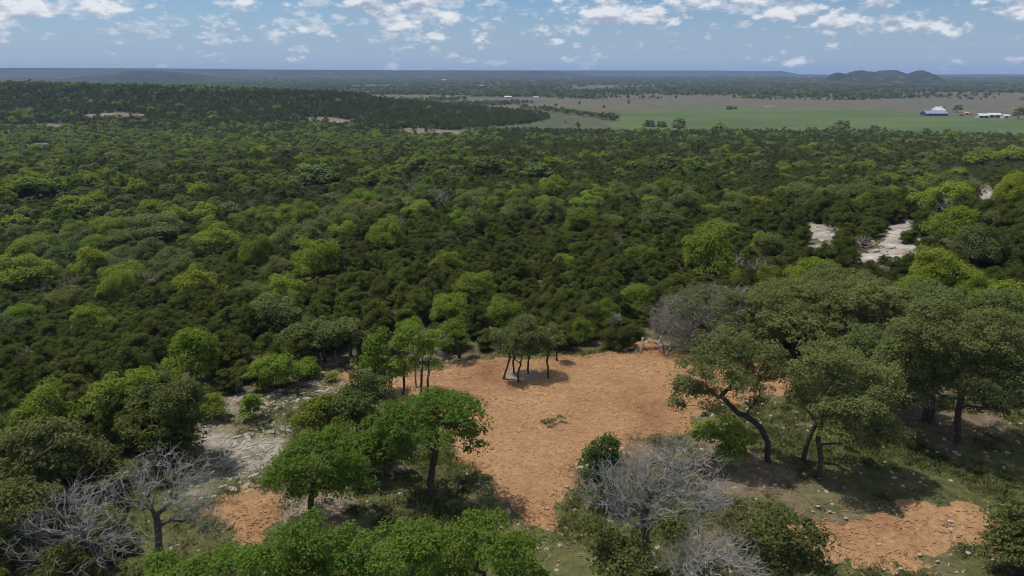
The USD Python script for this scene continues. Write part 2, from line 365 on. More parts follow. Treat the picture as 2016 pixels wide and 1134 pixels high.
M['field'] = usdkit.material(stage, LOOKS + '/green_field_grass', {
    'g': ('geometry', {}), 'mp': ('mapping', {'scale': (0.5, 1.6, 1)}), 'n': ('noise_texture', {'scale': 0.012, 'detail': 7.0, 'roughness': 0.6}),
    'r': ('rgb_ramp', {'ramp': [(0.3, (0.062, 0.095, 0.030)), (0.52, (0.080, 0.118, 0.038)), (0.68, (0.105, 0.13, 0.045)), (0.8, (0.13, 0.135, 0.05))]}),
    'b': ('principled_bsdf', {'roughness': 0.9, 'specular_ior_level': 0.1})},
    [('g.position', 'mp.vector'), ('mp.vector', 'n.vector'), ('n.fac', 'r.fac'), ('r.color', 'b.base_color')], surface='b.BSDF')
M['caliche'] = plain_material('pale_caliche', [(0.28, (0.15, 0.125, 0.095)), (0.45, (0.27, 0.235, 0.195)), (0.6, (0.38, 0.34, 0.295)), (0.75, (0.46, 0.43, 0.385))], scale=0.45, bump=0.8, coord='world', detail=7.0)
M['pond'] = usdkit.material(stage, LOOKS + '/pond_water', {'b': ('principled_bsdf', {'base_color': (0.10, 0.12, 0.12), 'roughness': 0.25, 'specular_ior_level': 0.6})}, [], surface='b.BSDF')

# ---------------------------------------------------------------- ground sheet
OPEN_PX = Polygon([(385, 812), (470, 772), (600, 738), (730, 704), (890, 708), (980, 694), (1100, 690), (1230, 686), (1345, 692), (1400, 700), (1560, 690), (1750, 740), (2016, 800), (2200, 1134), (2200, 1500), (150, 1500), (205, 1134), (230, 905), (380, 905)])


def px_mask(poly_px, X, Y, Z, soft=0.0):
    px, py = project(X, Y, Z)
    inside = shapely.contains_xy(poly_px, px, py)
    return inside


MULCH_W = [[at(x, y)[:2] for x, y in pts] for pts in (
    [(735, 775), (800, 735), (880, 716), (960, 706), (1060, 703), (1150, 700), (1230, 690), (1290, 682), (1350, 692), (1480, 700), (1570, 720), (1575, 770), (1480, 790), (1400, 800), (1345, 850), (1245, 868), (1170, 905), (1130, 950), (1112, 1000), (1095, 1050), (1025, 1045), (985, 985), (955, 935), (895, 885), (860, 850), (800, 800)],
    [(1590, 1035), (1700, 1018), (1800, 1018), (1880, 1000), (1962, 1005), (1968, 1042), (1900, 1080), (1800, 1098), (1700, 1112), (1610, 1090)],
    [(440, 1015), (490, 985), (540, 965), (555, 1010), (545, 1060), (500, 1085), (440, 1065)],
    [(640, 752), (700, 738), (760, 742), (740, 772), (660, 778)],
)]
MULCH_POLY = [Polygon(p) for p in MULCH_W]


def mulch_mask(x, y):
    """Signed distance, positive inside, to the nearest edge of the wood-chip areas."""
    p = shapely.points(x, y)
    out = np.full(np.shape(x), -50.0)
    for poly in MULCH_POLY:
        d = shapely.distance(p, poly.exterior)
        s = np.where(shapely.contains(poly, p), d, -d)
        out = np.maximum(out, s)
    return out


ROCK_W = [Polygon([at(x, y)[:2] for x, y in pts]) for pts in (
    [(385, 815), (470, 775), (600, 742), (700, 715), (720, 740), (640, 775), (600, 820), (560, 870), (540, 940), (470, 980), (400, 1000), (330, 960), (410, 900)],)]

GPX, GPY = project(GXX, GYY, GZ)
gr = np.hypot(GXX, GYY)
grassy = np.array([0.098, 0.100, 0.040]); soil = np.array([0.17, 0.128, 0.085]); pale = np.array([0.32, 0.285, 0.245]); floor = np.array([0.11, 0.095, 0.055])
tanp = np.array([0.115, 0.106, 0.070]); greenp = np.array([0.082, 0.092, 0.05]); darkp = np.array([0.045, 0.052, 0.032])


def mix(a, b, t):
    return a * (1 - t[..., None]) + b * t[..., None]


na = fbm2(GXX, GYY, 1 / 3.5, 21); nb = fbm2(GXX, GYY, 1 / 11.0, 22)
col = mix(np.broadcast_to(grassy, GZ.shape + (3,)), soil, smooth01((na + nb - 1.02) / 0.25))
rockd = shapely.contains(ROCK_W[0], shapely.points(GXX, GYY))
col = np.where(rockd[..., None], mix(mix(np.broadcast_to(np.array([0.15, 0.14, 0.07]), col.shape), np.array([0.24, 0.19, 0.145]), smooth01((nb - 0.4) / 0.2)), pale, smooth01((na - 0.55) / 0.10) * 0.9), col)
near_open = shapely.contains_xy(OPEN_PX, GPX, GPY) & (GYY < 75)
fl = mix(np.broadcast_to(floor, col.shape), pale * 0.8, smooth01((fbm2(GXX, GYY, 1 / 9.0, 24) - 0.60) / 0.1))
wood = np.where(near_open, 0.0, 1.0)
col = mix(col, fl, wood)
# the plain: pasture, scrub and fields in broad bands
plain = smooth01((GYY - 560) / 90)
bands = meshkit.fbm(np.stack([GXX / 900, GYY / 420, np.zeros_like(GXX)], -1), 5, 31)
bands2 = meshkit.fbm(np.stack([GXX / 260, GYY / 150, np.ones_like(GXX)], -1), 4, 32)
pl = mix(np.broadcast_to(tanp, col.shape), greenp, smooth01((bands - 0.46) / 0.16))
pl = mix(pl, darkp, smooth01((bands2 - 0.52) / 0.12) * smooth01((GYY - 1300) / 500) * 0.8)
pl = mix(pl, darkp * 0.75, smooth01((GYY - 3300) / 1500) * 0.85)
col = mix(col, pl, plain)
ridge_here = (GZ > -26.5) & (GYY > 560)
col = np.where(ridge_here[..., None], np.array([0.06, 0.058, 0.038]), col)
gv, gf, used = grid_mesh(GXX, GYY, GZ)
ground = obj('ground', (gv, gf), M['ground'], smooth=True)
color_primvar(ground, col.reshape(-1, 3)[used])
tag(ground, 'rolling ground with grass, soil and leaf litter out to the open plain', kind='structure')


def sheet(name, poly_list, amp, mat, label, step=0.3, ragged=0.9, seed=0, edge=1.2):
    """A layer lying on the land inside the polygons; its ragged rim dips under the ground."""
    for poly in poly_list:
        x0, y0, x1, y1 = poly.buffer(2.5).bounds
        X, Y = np.meshgrid(np.arange(x0, x1, step), np.arange(y0, y1, step))
        p = shapely.points(X, Y)
        d = shapely.distance(p, poly.exterior)
        d = np.where(shapely.contains(poly, p), d, -d)
        d = d + ragged * 4 * (fbm2(X, Y, 1 / 2.2, 40 + seed) - 0.5) * 1.1 + ragged * 1.5 * (fbm2(X, Y, 1 / 0.7, 41 + seed) - 0.5)
        lift = amp * np.clip(d / edge, -1.2, 1.0) + 0.10 * amp * (fbm2(X, Y, 1 / 0.9, 43) - 0.5) + 0.5 * amp * (fbm2(X, Y, 1 / 3.0, 44) - 0.5)
        v, f, _ = grid_mesh(X, Y, G(X, Y) + lift, keep=d > -1.2)
        if len(f):
            tag(obj(name, (v, f), mat, smooth=True), label if isinstance(label, str) else label.pop(0), kind='structure')


sheet('wood_chip_mulch', MULCH_POLY[:1], 0.09, M['mulch'], 'orange wood-chip mulch over the cleared hilltop')
sheet('wood_chip_mulch', MULCH_POLY[1:], 0.07, M['mulch'], ['smaller orange mulch patch by the lower right oaks', 'orange mulch patch beside the dead trees on the left', 'thin mulch strip beside the wire fence'], ragged=1.7, seed=2, edge=0.8)
def soil_patch(pts, label, seed, amp=0.13):
    sheet('bare_soil', [Polygon([at(x, y)[:2] for x, y in pts])], amp, M['soil'], label, seed=seed, ragged=1.3, step=0.2)
soil_patch([(965, 737), (1000, 724), (1060, 726), (1095, 738), (1112, 752), (1060, 766), (990, 762)], 'grey litter-strewn soil under the little grove', 11)
soil_patch([(560, 985), (640, 955), (760, 915), (800, 925), (740, 960), (640, 1010), (570, 1030)], 'tan bare soil under the green oaks left of the clearing', 13, 0.06)
soil_patch([(1180, 700), (1120, 706), (1230, 698), (1260, 706), (1190, 716)], 'grey soil at the far mulch edge left of the brush pile', 14, 0.12)

sheet('bare_soil', [Polygon([at(x, y)[:2] for x, y in [(1030, 822), (1050, 818), (1068, 826), (1066, 842), (1060, 862), (1045, 866), (1034, 848)]])], 0.13, M['soil'], 'grey bare soil patch with white stones inside the mulch', seed=9)

# pale rocky track on the shoulder at the right
PATH_LISTS = (
    [(1650, 515), (1700, 500), (1735, 497), (1735, 470), (1760, 440), (1815, 425), (1812, 445), (1780, 462), (1790, 472), (1822, 470), (1815, 495), (1770, 515), (1690, 522)],
    [(1575, 440), (1625, 442), (1660, 462), (1640, 475), (1585, 462)],
    [(1900, 388), (1912, 370), (1948, 358), (1953, 376), (1990, 392), (1965, 404), (1915, 400)],
)
PATHS = [Polygon([at(x, y, 0.0)[:2] for x, y in pts])for pts in PATH_LISTS]
PATH_PX = [Polygon(p) for p in PATH_LISTS]
sheet('rocky_track', PATHS, 0.14, M['caliche'], ['pale rocky track winding between junipers on the right shoulder', 'small pale bare patch left of the rocky track', 'upper pale rocky patch near the lime green oaks'], step=0.35, ragged=1.5, seed=3, edge=1.6)
GLADE_LISTS = (
    [(40, 284), (95, 281), (110, 288), (75, 294), (35, 293)],
    [(20, 247), (90, 243), (175, 246), (120, 252), (50, 252)],
    [(160, 226), (230, 221), (300, 226), (250, 231), (180, 231)],
    [(600, 232), (640, 230), (700, 238), (660, 243), (610, 239)],
    [(760, 255), (820, 251), (880, 256), (940, 262), (900, 269), (800, 263)],
    [(200, 290), (240, 286), (250, 292), (215, 297)],
    [(255, 614), (280, 611), (300, 617), (270, 621)],
    [(630, 383), (650, 378), (660, 388), (640, 393)],
)
GLADES = [Polygon([at(x, y, 0.0)[:2] for x, y in pts]) for pts in GLADE_LISTS]
GLADE_PX = [Polygon(p) for p in GLADE_LISTS]
M['glade'] = plain_material('dry_glade_grass', [(0.3, (0.085, 0.085, 0.045)), (0.5, (0.15, 0.132, 0.085)), (0.7, (0.21, 0.185, 0.13))], scale=0.08, bump=0.3, coord='world')
sheet('dry_glade', GLADES, 0.25, M['glade'], ['small tan glade at the far left among junipers', 'upper tan glade at the left edge of the valley', 'tan glade below the left ridge', 'tan glade under the middle of the ridge', 'tan glade at the foot of the ridge nose', 'tiny tan glade left of the bright oaks', 'tiny pale bare patch among the near junipers', 'tiny bare gap in the middle of the woods'], step=1.6, ragged=0.8, seed=5, edge=2.0)

# green field and pond on the plain
FIELD = Polygon([at(x, y)[:2] for x, y in [(1190, 245), (1215, 232), (1240, 219), (1330, 216), (1470, 212), (1600, 213), (1760, 218), (1900, 231), (2150, 240), (2150, 300), (1700, 290), (1300, 268)]])
x0, y0, x1, y1 = FIELD.bounds
X, Y = np.meshgrid(np.linspace(x0, x1, 200), np.linspace(y0, y1, 120))
_p = shapely.points(X, Y)
_d = np.where(shapely.contains(FIELD, _p), 1, -1) * shapely.distance(_p, FIELD.exterior)
v, f, _ = grid_mesh(X, Y, G(X, Y) + 0.35 * np.clip((_d + 26 * (fbm2(X, Y, 1 / 40., 61) - 0.5)) / 10, -1.5, 1), keep=_d > -12)
tag(obj('grass_field', (v, f), M['field'], smooth=True), 'broad flat green field beyond the woods', kind='structure')
pond_c = at(1512, 212.3)
ang = np.linspace(0, 2 * np.pi, 48, endpoint=False)
pr = 1 + 0.3 * np.sin(2 * ang + 1) + 0.2 * np.sin(5 * ang)
ring = np.stack([pond_c[0] + 9 * pr * np.cos(ang), pond_c[1] + 17 * pr * np.sin(ang), np.full(48, -28.9)], -1)
low = ring.copy(); low[:, 2] = -30.6
pv = np.vstack([ring, low, [[pond_c[0], pond_c[1], -28.9]]])
pf = [[i, (i + 1) % 48, 96] for i in range(48)] + [[i, 48 + i, 48 + (i + 1) % 48] for i in range(48)] + [[i, 48 + (i + 1) % 48, (i + 1) % 48] for i in range(48)]
tag(obj('pond', (pv, np.array(pf)), M['pond']), 'small pale pond at the far edge of the green field', kind='structure')


# ---------------------------------------------------------------- far hills
def far_hill(name, label, x0, x1, y0, y1, height, n=(180, 60), base=-31.0, mat='hill'):
    X, Y = np.meshgrid(np.linspace(x0, x1, n[0]), np.linspace(y0, y1, n[1]))
    H = height(X, Y)
    v, f, _ = grid_mesh(X, Y, base + H)
    tag(obj(name, (v, f), M[mat], smooth=True), label, kind='structure')


def xs(px, y):
    return on_plane(px, 141, y)[0]


def mesa(y_mid, half, prof_px, seed, z_at):
    """prof_px: (px, py of the skyline) pairs."""
    pxs = np.array([p[0] for p in prof_px], float)
    zs = np.array([on_plane(p[0], p[1], y_mid - half * 0.4)[2] for p in prof_px]) - z_at
    wx = np.array([xs(p, y_mid) for p in pxs])

    def height(X, Y):
        top = np.interp(X, wx, zs)
        n = fbm2(X, Y, 1 / 420., seed)
        d = (np.abs(Y - y_mid) + 300 * (n - 0.5)) / half
        prof = np.interp(d, [0, 0.45, 0.55, 0.75, 1.0], [1, 1, 0.72, 0.3, 0])
        return np.maximum(top, 0) * prof * (1 + 0.10 * (fbm2(X, Y, 1 / 130., seed + 1) - 0.5))
    return height


far_hill('far_plateau', 'long blue plateau along the left horizon', xs(-220, 6200), xs(1150, 6200), 4900, 7500,
         mesa(6200, 1250, [(-220, 136), (0, 134.5), (120, 134), (270, 134), (420, 135.5), (560, 137), (700, 138), (860, 138.5), (1000, 138.5), (1080, 140), (1150, 149)], 71, -31), n=(260, 60))
far_hill('far_mesa', 'flat-topped blue mesa on the middle horizon', xs(960, 8300), xs(1560, 8300), 7300, 9400,
         mesa(8300, 1000, [(960, 140), (1040, 138.5), (1200, 138.5), (1340, 139), (1440, 139.5), (1460, 141.5), (1472, 144), (1484, 140.5), (1512, 139.5), (1528, 143), (1560, 149)], 74, -31), n=(240, 50))


def lit_hill(X, Y):
    c = on_plane(235, 150, 3700)
    d = np.hypot((X - c[0] - 150) / 620, (Y - 3700) / 420)
    return 58 * smooth01(1 - d) ** 0.8 * (1 + 0.3 * (fbm2(X, Y, 1 / 160., 77) - 0.5))


far_hill('far_hill', 'paler wooded hill below the plateau at far left', xs(-60, 3700), xs(600, 3700), 3200, 4200, lit_hill, n=(90, 60))


def domes(X, Y):
    out = np.zeros_like(X)
    for px, top, rx, ry in ((1652, 143, 52, 150), (1697, 139.5, 98, 200), (1746, 138.5, 112, 220), (1812, 140, 78, 170), (1740, 149.5, 330, 280)):
        c = on_plane(px, top, 3250)
        d = np.hypot((X - c[0]) / rx, (Y - 3250) / ry)
        out = np.maximum(out, (c[2] + 31) * np.clip(1 - d ** 2, 0, 1) ** 0.9)
    return out * (1 + 0.36 * (fbm2(X, Y, 1 / 38., 78) - 0.5))


far_hill('rocky_hills', 'group of rounded rocky hills on the right horizon', xs(1530, 3250), xs(1900, 3250), 2950, 3560, domes, n=(220, 90), mat='rocky_hill')
far_hill('far_rise', 'low wooded rise along the right horizon', xs(1500, 9000), xs(2300, 9000), 8000, 10500,
         mesa(9000, 950, [(1500, 149), (1560, 146.5), (1700, 148), (1880, 147.5), (1960, 146), (2016, 146.5), (2300, 147)], 79, -31), n=(140, 40))


# ---------------------------------------------------------------- tree building
def unit(v):
    return v / (np.linalg.norm(v, axis=-1, keepdims=True) + 1e-9)


def leaves(P, N, size, rng, aspect=0.55, along=None):
    """One folded four-cornered leaf (two triangles) at each point, facing N."""
    n = len(P)
    a = rng.normal(size=(n, 3)) if along is None else along + 0.45 * rng.normal(size=(n, 3))
    T = unit(a - (a * N).sum(1, keepdims=True) * N)
    B = np.cross(N, T)
    s = (size * rng.uniform(0.65, 1.35, n))[:, None]
    v = np.stack([P - T * s * 0.5, P + B * s * 0.5 * aspect - N * s * 0.06, P + T * s * 0.5, P - B * s * 0.5 * aspect - N * s * 0.06], 1).reshape(-1, 3)
    i = np.arange(n)[:, None] * 4
    return v, np.vstack([np.hstack([i, i + 1, i + 2]), np.hstack([i, i + 2, i + 3])])


def ball(rng, n, up=0.25):
    d = unit(rng.normal(size=(n, 3)))
    d[:, 2] = np.where((d[:, 2] < -up), -d[:, 2] * rng.uniform(0.2, 1, n), d[:, 2])
    return d


def fill_clumps(C, R, per, size, rng, aspect=0.55, up=0.55, jitter=0.36, needle=False, flat=0.75):
    """Leaves over the upper shells of the clumps with centres C and radii R."""
    k = np.repeat(np.arange(len(C)), per)
    d = ball(rng, len(k))
    r = R[k] * rng.uniform(0.55, 1.08, len(k)) ** 0.6
    P = C[k] + d * r[:, None] * np.array([1, 1, flat])
    N = unit(d * 0.55 + np.array([0, 0, up]) + jitter * rng.normal(size=d.shape))
    along = None
    if needle:
        along = unit(d + np.array([0, 0, 0.5]))
        N = unit(0.36 * rng.normal(size=d.shape) + 0.5 * d + np.array([0, 0, 0.6]))
        side = rng.uniform(size=len(d)) < 0.15
        N[side] = unit(rng.normal(size=(side.sum(), 3)))
    return leaves(P, N, size, rng, aspect, along)


def dome_clumps(rng, n, W, H, z0, rad=0.17, irr=0.22, squash=1.0, hollow=0.55):
    d = ball(rng, n, 0.15)
    bump = 1 + irr * (meshkit.noise(d * 1.7 + rng.uniform(0, 50, 3), 1) - 0.5) * 2
    rr = rng.uniform(hollow, 1, n) ** 0.55 * bump
    C = d * np.array([W / 2, W / 2, H]) * rr[:, None] * (1 - rad)
    C[:, 2] += z0
    return C, W * rad * rng.uniform(0.65, 1.25, n)


def skeleton(rng, targets, trunk, r_tip=0.012, bend=0.14, rise=0.25, steps=3):
    """Branches that grow from the trunk polyline to every target; each goes to the nearest wood already grown. Returns (chains, radii)."""
    nodes = [np.array(p, float) for p in trunk]
    parent = [-1] + list(range(len(trunk) - 1))
    depth = [0.0]
    for i in range(1, len(nodes)):
        depth.append(depth[-1] + np.linalg.norm(nodes[i] - nodes[i - 1]))
    root = nodes[len(trunk) - 1]
    order = np.argsort(np.linalg.norm(targets - root, axis=1))
    skip = max(len(trunk) // 2, 1)
    for t in order:
        q = targets[t]
        A = np.array(nodes)
        dist = np.linalg.norm(A - q, axis=1) + np.maximum(A[:, 2] - q[2], 0) * 1.2 + 0.22 * np.array(depth)
        dist[:skip] += 50
        j = int(np.argmin(dist))
        a = nodes[j]
        L = np.linalg.norm(q - a)
        if L < 1e-3:
            continue
        mid_off = rng.normal(size=3) * L * bend + np.array([0, 0, L * rise * 0.3])
        last = j
        for s in range(1, steps + 1):
            u = s / steps
            p = a * (1 - u) + q * u + mid_off * 4 * u * (1 - u) * 0.5 + (rng.normal(size=3) * L * 0.035 if s < steps else 0)
            nodes.append(p)
            parent.append(last)
            depth.append(depth[last] + L / steps)
            last = len(nodes) - 1
    nodes = np.array(nodes)
    parent = np.array(parent)
    load = np.zeros(len(nodes))
    kids = np.bincount(parent[parent >= 0], minlength=len(nodes))
    load[kids == 0] = 1
    for i in range(len(nodes) - 1, 0, -1):
        load[parent[i]] += load[i]
    return nodes, parent, load


def tubes(nodes, parent, radius, sides=5, sides_thin=3, thin=0.02):
    """All branches as one mesh: a tapered tube for each piece of wood."""
    i = np.arange(len(nodes))[parent >= 0]
    out_v, out_f, off = [], [], 0
    for thin_pass in (False, True):
        m = (radius[i] < thin) == thin_pass
        k = i[m]
        if not len(k):
            continue
        s = sides_thin if thin_pass else sides
        a, b = nodes[parent[k]], nodes[k]
        ra, rb = np.minimum(radius[parent[k]], radius[k] * 1.35), radius[k]
        t = unit(b - a)
        ref = np.where(np.abs(t[:, 2:]) < 0.9, [[0, 0, 1.0]], [[1.0, 0, 0]])
        e = unit(np.cross(t, ref)); g = np.cross(t, e)
        th = np.arange(s) * 2 * np.pi / s
        circ = np.cos(th)[None, :, None] * e[:, None] + np.sin(th)[None, :, None] * g[:, None]
        v = np.concatenate([a[:, None] + circ * ra[:, None, None], b[:, None] + circ * rb[:, None, None]], 1)
        base = off + np.arange(len(k))[:, None] * 2 * s
        j = np.arange(s); j2 = (j + 1) % s
        q = np.stack([base + j, base + j2, base + s + j2, base + s + j], -1).reshape(-1, 4)
        out_v.append(v.reshape(-1, 3)); out_f += [q[:, [0, 1, 2]], q[:, [0, 2, 3]]]
        off += v.shape[0] * v.shape[1]
    return np.vstack(out_v), np.vstack(out_f)


def wood(rng, targets, trunk, r_trunk, r_tip=0.012, **kw):
    nodes, parent, load = skeleton(rng, targets, trunk, r_tip, **kw)
    rad = r_tip * load ** 0.5
    rad = np.clip(rad * (r_trunk / rad[0]) ** (np.log(np.maximum(load, 1)) / max(np.log(load[0]), 1e-6)), r_tip, r_trunk)
    base_flare = np.exp(-np.maximum(nodes[:, 2] - nodes[0, 2], 0) / 0.35) * (load > 0.6 * load[0])
    return nodes, parent, rad * (1 + 0.5 * base_flare)


def join(parts):
    v, f, off = [], [], 0
    for a, b in parts:
        v.append(a); f.append(b + off); off += len(a)
    return np.vstack(v), np.vstack(f)


KINDS = '/World/tree_kinds'
stage.CreateClassPrim(KINDS)
PROTO = {}


def proto(name, parts, up_normals=False):
    """A tree kind: parts (part name, mesh, material)."""
    path = f'{KINDS}/{name}'
    UsdGeom.Xform.Define(stage, path)
    for part, mesh, mat in parts:
        m_ = usdkit.mesh(stage, f'{path}/{part}', mesh, mat)
        if up_normals:
            m_.CreateNormalsAttr(Vt.Vec3fArray.FromNumpy(np.tile(np.array([0, 0, 1], np.float32), (len(mesh[0]), 1))))
            m_.SetNormalsInterpolation('vertex')
    PROTO[name] = path
    return path


def straight_trunk(rng, h, n=4, lean=0.12):
    off = np.cumsum(rng.normal(size=(n, 2)) * lean * h / n, axis=0)
    z = np.linspace(0, h, n + 1)
    return [np.array([0, 0, -0.25])] + [np.array([*off[i], z[i + 1]]) for i in range(n)]


def make_juniper(name, seed, lod, mat='juniper', W=4.6, H=4.4):
    rng = np.random.default_rng(seed)
    n, per, size = {0: (70, 190, 0.23), 1: (40, 64, 0.44), 2: (18, 18, 0.95)}[lod]
    C, R = dome_clumps(rng, n, W, H * 0.72, H * 0.26, rad=0.15 if lod < 2 else 0.2, irr=0.4, hollow=0.35)
    # pointed small tops
    k = max(n // 4, 4)
    a_ = rng.uniform(0, 2 * np.pi, k); r_ = W * 0.5 * rng.uniform(0, 0.8, k)
    C[:k] = np.stack([r_ * np.cos(a_), r_ * np.sin(a_), H * (0.95 - 0.5 * (2 * r_ / W) ** 1.3) * rng.uniform(0.82, 1.06, k)], -1)
    R[:k] *= 0.8
    low_ = slice(k, k + n // 4)
    C[low_, 2] = H * rng.uniform(0.1, 0.35, n // 4)
    L = fill_clumps(C, R, per, size, rng, aspect=0.38, needle=True, flat=0.95)
    tr = straight_trunk(rng, H * 0.45)
    nodes, par, rad = wood(rng, C[:: (3 if lod == 0 else 5)], tr, 0.16, 0.02, steps=2)
    proto(name, [('trunk', tubes(nodes, par, rad, sides=5 if lod < 2 else 3), M['deaddark']), ('crown', L, M[mat])])


def make_oak(name, seed, lod, mat, W=7.0, H=4.2, z0=1.9, rad=0.15):
    rng = np.random.default_rng(seed)
    n, per, size = {0: (70, 210, 0.22), 1: (40, 70, 0.42), 2: (18, 20, 1.0)}[lod]
    C, R = dome_clumps(rng, n, W, H, z0, rad=rad if lod < 2 else 0.19, irr=0.32, hollow=0.4)
    L = fill_clumps(C, R, per, size, rng, aspect=0.7, flat=0.8)
    tr = straight_trunk(rng, z0 + 0.6)
    nodes, par, radv = wood(rng, C[:: (2 if lod == 0 else 4)], tr, 0.22, 0.02, steps=2)
    proto(name, [('trunk', tubes(nodes, par, radv, sides=5 if lod < 2 else 3), M['bark']), ('crown', L, M[mat])])


def make_bare(name, seed, W=5.0, H=4.6, n=330, mat='greytwig'):
    rng = np.random.default_rng(seed)
    d = ball(rng, n, 0.1)
    T = d * np.array([W / 2, W / 2, H * 0.62]) * (rng.uniform(0.35, 1.0, n) ** 0.6)[:, None] + [0, 0, H * 0.36]
    nodes, par, rad = wood(rng, T, straight_trunk(rng, H * 0.35), 0.14, 0.016, steps=3, bend=0.2)
    proto(name, [('trunk', tubes(nodes, par, rad, thin=0.03), M[mat])])


for k in range(4):
    make_juniper(f'juniper_near_{"abcd"[k]}', 100 + k, 0, W=4.4 + 0.5 * (k % 3), H=4.2 + 0.6 * (k % 2))
for k in range(4):
    make_juniper(f'juniper_mid_{"abcd"[k]}', 120 + k, 1, W=4.6 + 0.4 * (k % 3), H=4.3 + 0.4 * (k % 2))
for k in range(3):
    make_juniper(f'juniper_far_{"abc"[k]}', 140 + k, 2, W=5.0)
for mat, s in (('oak', 200), ('lime', 230), ('blueoak', 260), ('liveoak', 290)):
    for k in range(3):
        make_oak(f'{mat}_near_{"abc"[k]}', s + k, 0, mat, H=3.8 + 0.5 * k)
    for k in range(2):
        make_oak(f'{mat}_mid_{"ab"[k]}', s + 10 + k, 1, mat, H=3.8 + 0.5 * k)
    make_oak(f'{mat}_far_a', s + 20, 2, mat)
for k in range(3):
    make_bare(f'bare_{"abc"[k]}', 320 + k)

# ---------------------------------------------------------------- foreground trees, one by one
LANDMARKS = []  # (px, py, label) of things that other labels refer to
RADII = []     # (x, y, r) of trees set by hand
FG = np.random.default_rng(7)


def lobe_tree(name, label, category, base_px, lobes, mat, trunk_px=None, r_trunk=0.2, leaf=0.2, density=1.0, seed=0, depth_spread=0.5, bark='bark', clump=0.55, base_y=None, group=None, extra_trunks=(), twig_mat=None, up=0.55, base_lift=0.0, full=0.7):
    """A tree on the land at base_px whose crown is made of lobes, each (px, py, half width, half height, depth offset in metres or None)."""
    rng = np.random.default_rng(1000 + seed)
    b = at(*base_px)
    LANDMARKS.append((np.mean([l[0] for l in lobes]), np.mean([l[1] for l in lobes]), label))
    y0 = b[1]
    C_all, R_all = [], []
    for lob in lobes:
        px, py, rw, rh = lob[:4]
        rx = rw * y0 / FPX * 1.08
        off = lob[4] if len(lob) > 4 else rng.uniform(-1, 1) * depth_spread * rx * 1.4
        c = on_plane(px, py, y0 + off) - b
        scale = np.linalg.norm(c + b - [0, 0, CAM_H]) / FPX
        rx, rz = max(rw * scale - 0.2 * clump, 0.6 * rw * scale), max(rh * scale * 0.95 - 0.2 * clump, 0.55 * rh * scale)
        n = max(int(9 * (rx * rz) / (clump * clump) * 0.6), 5)
        d = ball(rng, n, 0.35)
        rr = rng.uniform(0.3, 1, n) ** 0.5
        C = c + d * np.array([rx, rx * 0.95, rz]) * (rr * 0.92)[:, None]
        C_all.append(C)
        R_all.append(clump * rng.uniform(0.45, 1.3, n))
    C, R = np.vstack(C_all), np.concatenate(R_all)
    C[:, 2] = np.maximum(C[:, 2], R * 0.5 + 0.1)
    per = max(int(60 * density * (clump / 0.55) ** 2 * (0.2 / leaf) ** 1.6), 6)
    L = fill_clumps(C, R, per, leaf, rng, aspect=0.62, flat=full, up=up, jitter=0.5)
    t = thing(name, label, category, b - [0, 0, base_lift], group=group)
    if trunk_px:
        tr = [np.array([0, 0, -0.3])]
        for q in trunk_px[0:]:
            tr.append(on_plane(q[0], q[1], y0 + (q[2] if len(q) > 2 else 0)) - b)
    else:
        ctr = C.mean(0)
        tr = [np.array([0, 0, -0.3]), np.array([0.1 * ctr[0], 0.1 * ctr[1], 0.35 * ctr[2]]), np.array([0.35 * ctr[0], 0.35 * ctr[1], 0.68 * ctr[2]])]
    # finer trunk polyline
    fine = [tr[0]]
    for a, c2 in zip(tr[:-1], tr[1:]):
        for s in (0.33, 0.67, 1.0):
            fine.append(a * (1 - s) + c2 * s + (rng.normal(size=3) * 0.04 if s < 1 else 0))
    nodes, par, rad = wood(rng, C[::3], fine, r_trunk, 0.014, steps=3, bend=0.16)
    obj('trunk', tubes(nodes, par, rad, sides=7, thin=0.03), M[bark], t)
    for ex in extra_trunks:
        eb = at(*ex[0]) - b
        pts = [eb + [0, 0, -0.3]] + [on_plane(q[0], q[1], y0 + (eb[1] if len(q) < 3 else q[2])) - b for q in ex[1]]
        sel = C[rng.integers(0, len(C), max(len(C) // 6, 4))]
        n2, p2, r2 = wood(rng, sel, pts, r_trunk * 0.85, 0.014, steps=3, bend=0.16)
        obj('trunk', tubes(n2, p2, r2, sides=7, thin=0.03), M[bark], t)
    obj('crown', L, M[mat], t)
    RADII.append((b[0] + C[:, 0].mean(), b[1] + C[:, 1].mean(), 0.5 * (C[:, 0].max() - C[:, 0].min())))
    return t


lobe_tree('oak_tree', 'spreading green oak with dark trunk alone on the edge of the orange mulch', 'tree', (848, 972),
          [(850, 815, 95, 38), (790, 830, 55, 40), (910, 815, 55, 36), (930, 850, 38, 26), (870, 855, 70, 34), (800, 870, 45, 28), (850, 795, 60, 22), (935, 880, 28, 16), (760, 850, 30, 25), (860, 905, 40, 14), (815, 900, 26, 18)],
          'postoak', [(850, 930), (858, 890), (862, 860)], r_trunk=0.18, leaf=0.135, density=1.0, clump=0.5, full=0.85, seed=1)
lobe_tree('oak_tree', 'green oak left of and in front of the lone clearing oak', 'tree', (610, 1022),
          [(630, 890, 75, 34), (570, 925, 50, 34), (690, 925, 52, 34), (620, 940, 60, 32), (545, 945, 32, 22), (720, 955, 30, 20), (650, 870, 45, 18), (600, 975, 35, 18), (680, 970, 35, 18)],
          'postoak', [(612, 990), (618, 950), (625, 920)], r_trunk=0.16, leaf=0.135, density=0.95, clump=0.5, full=0.85, seed=2)
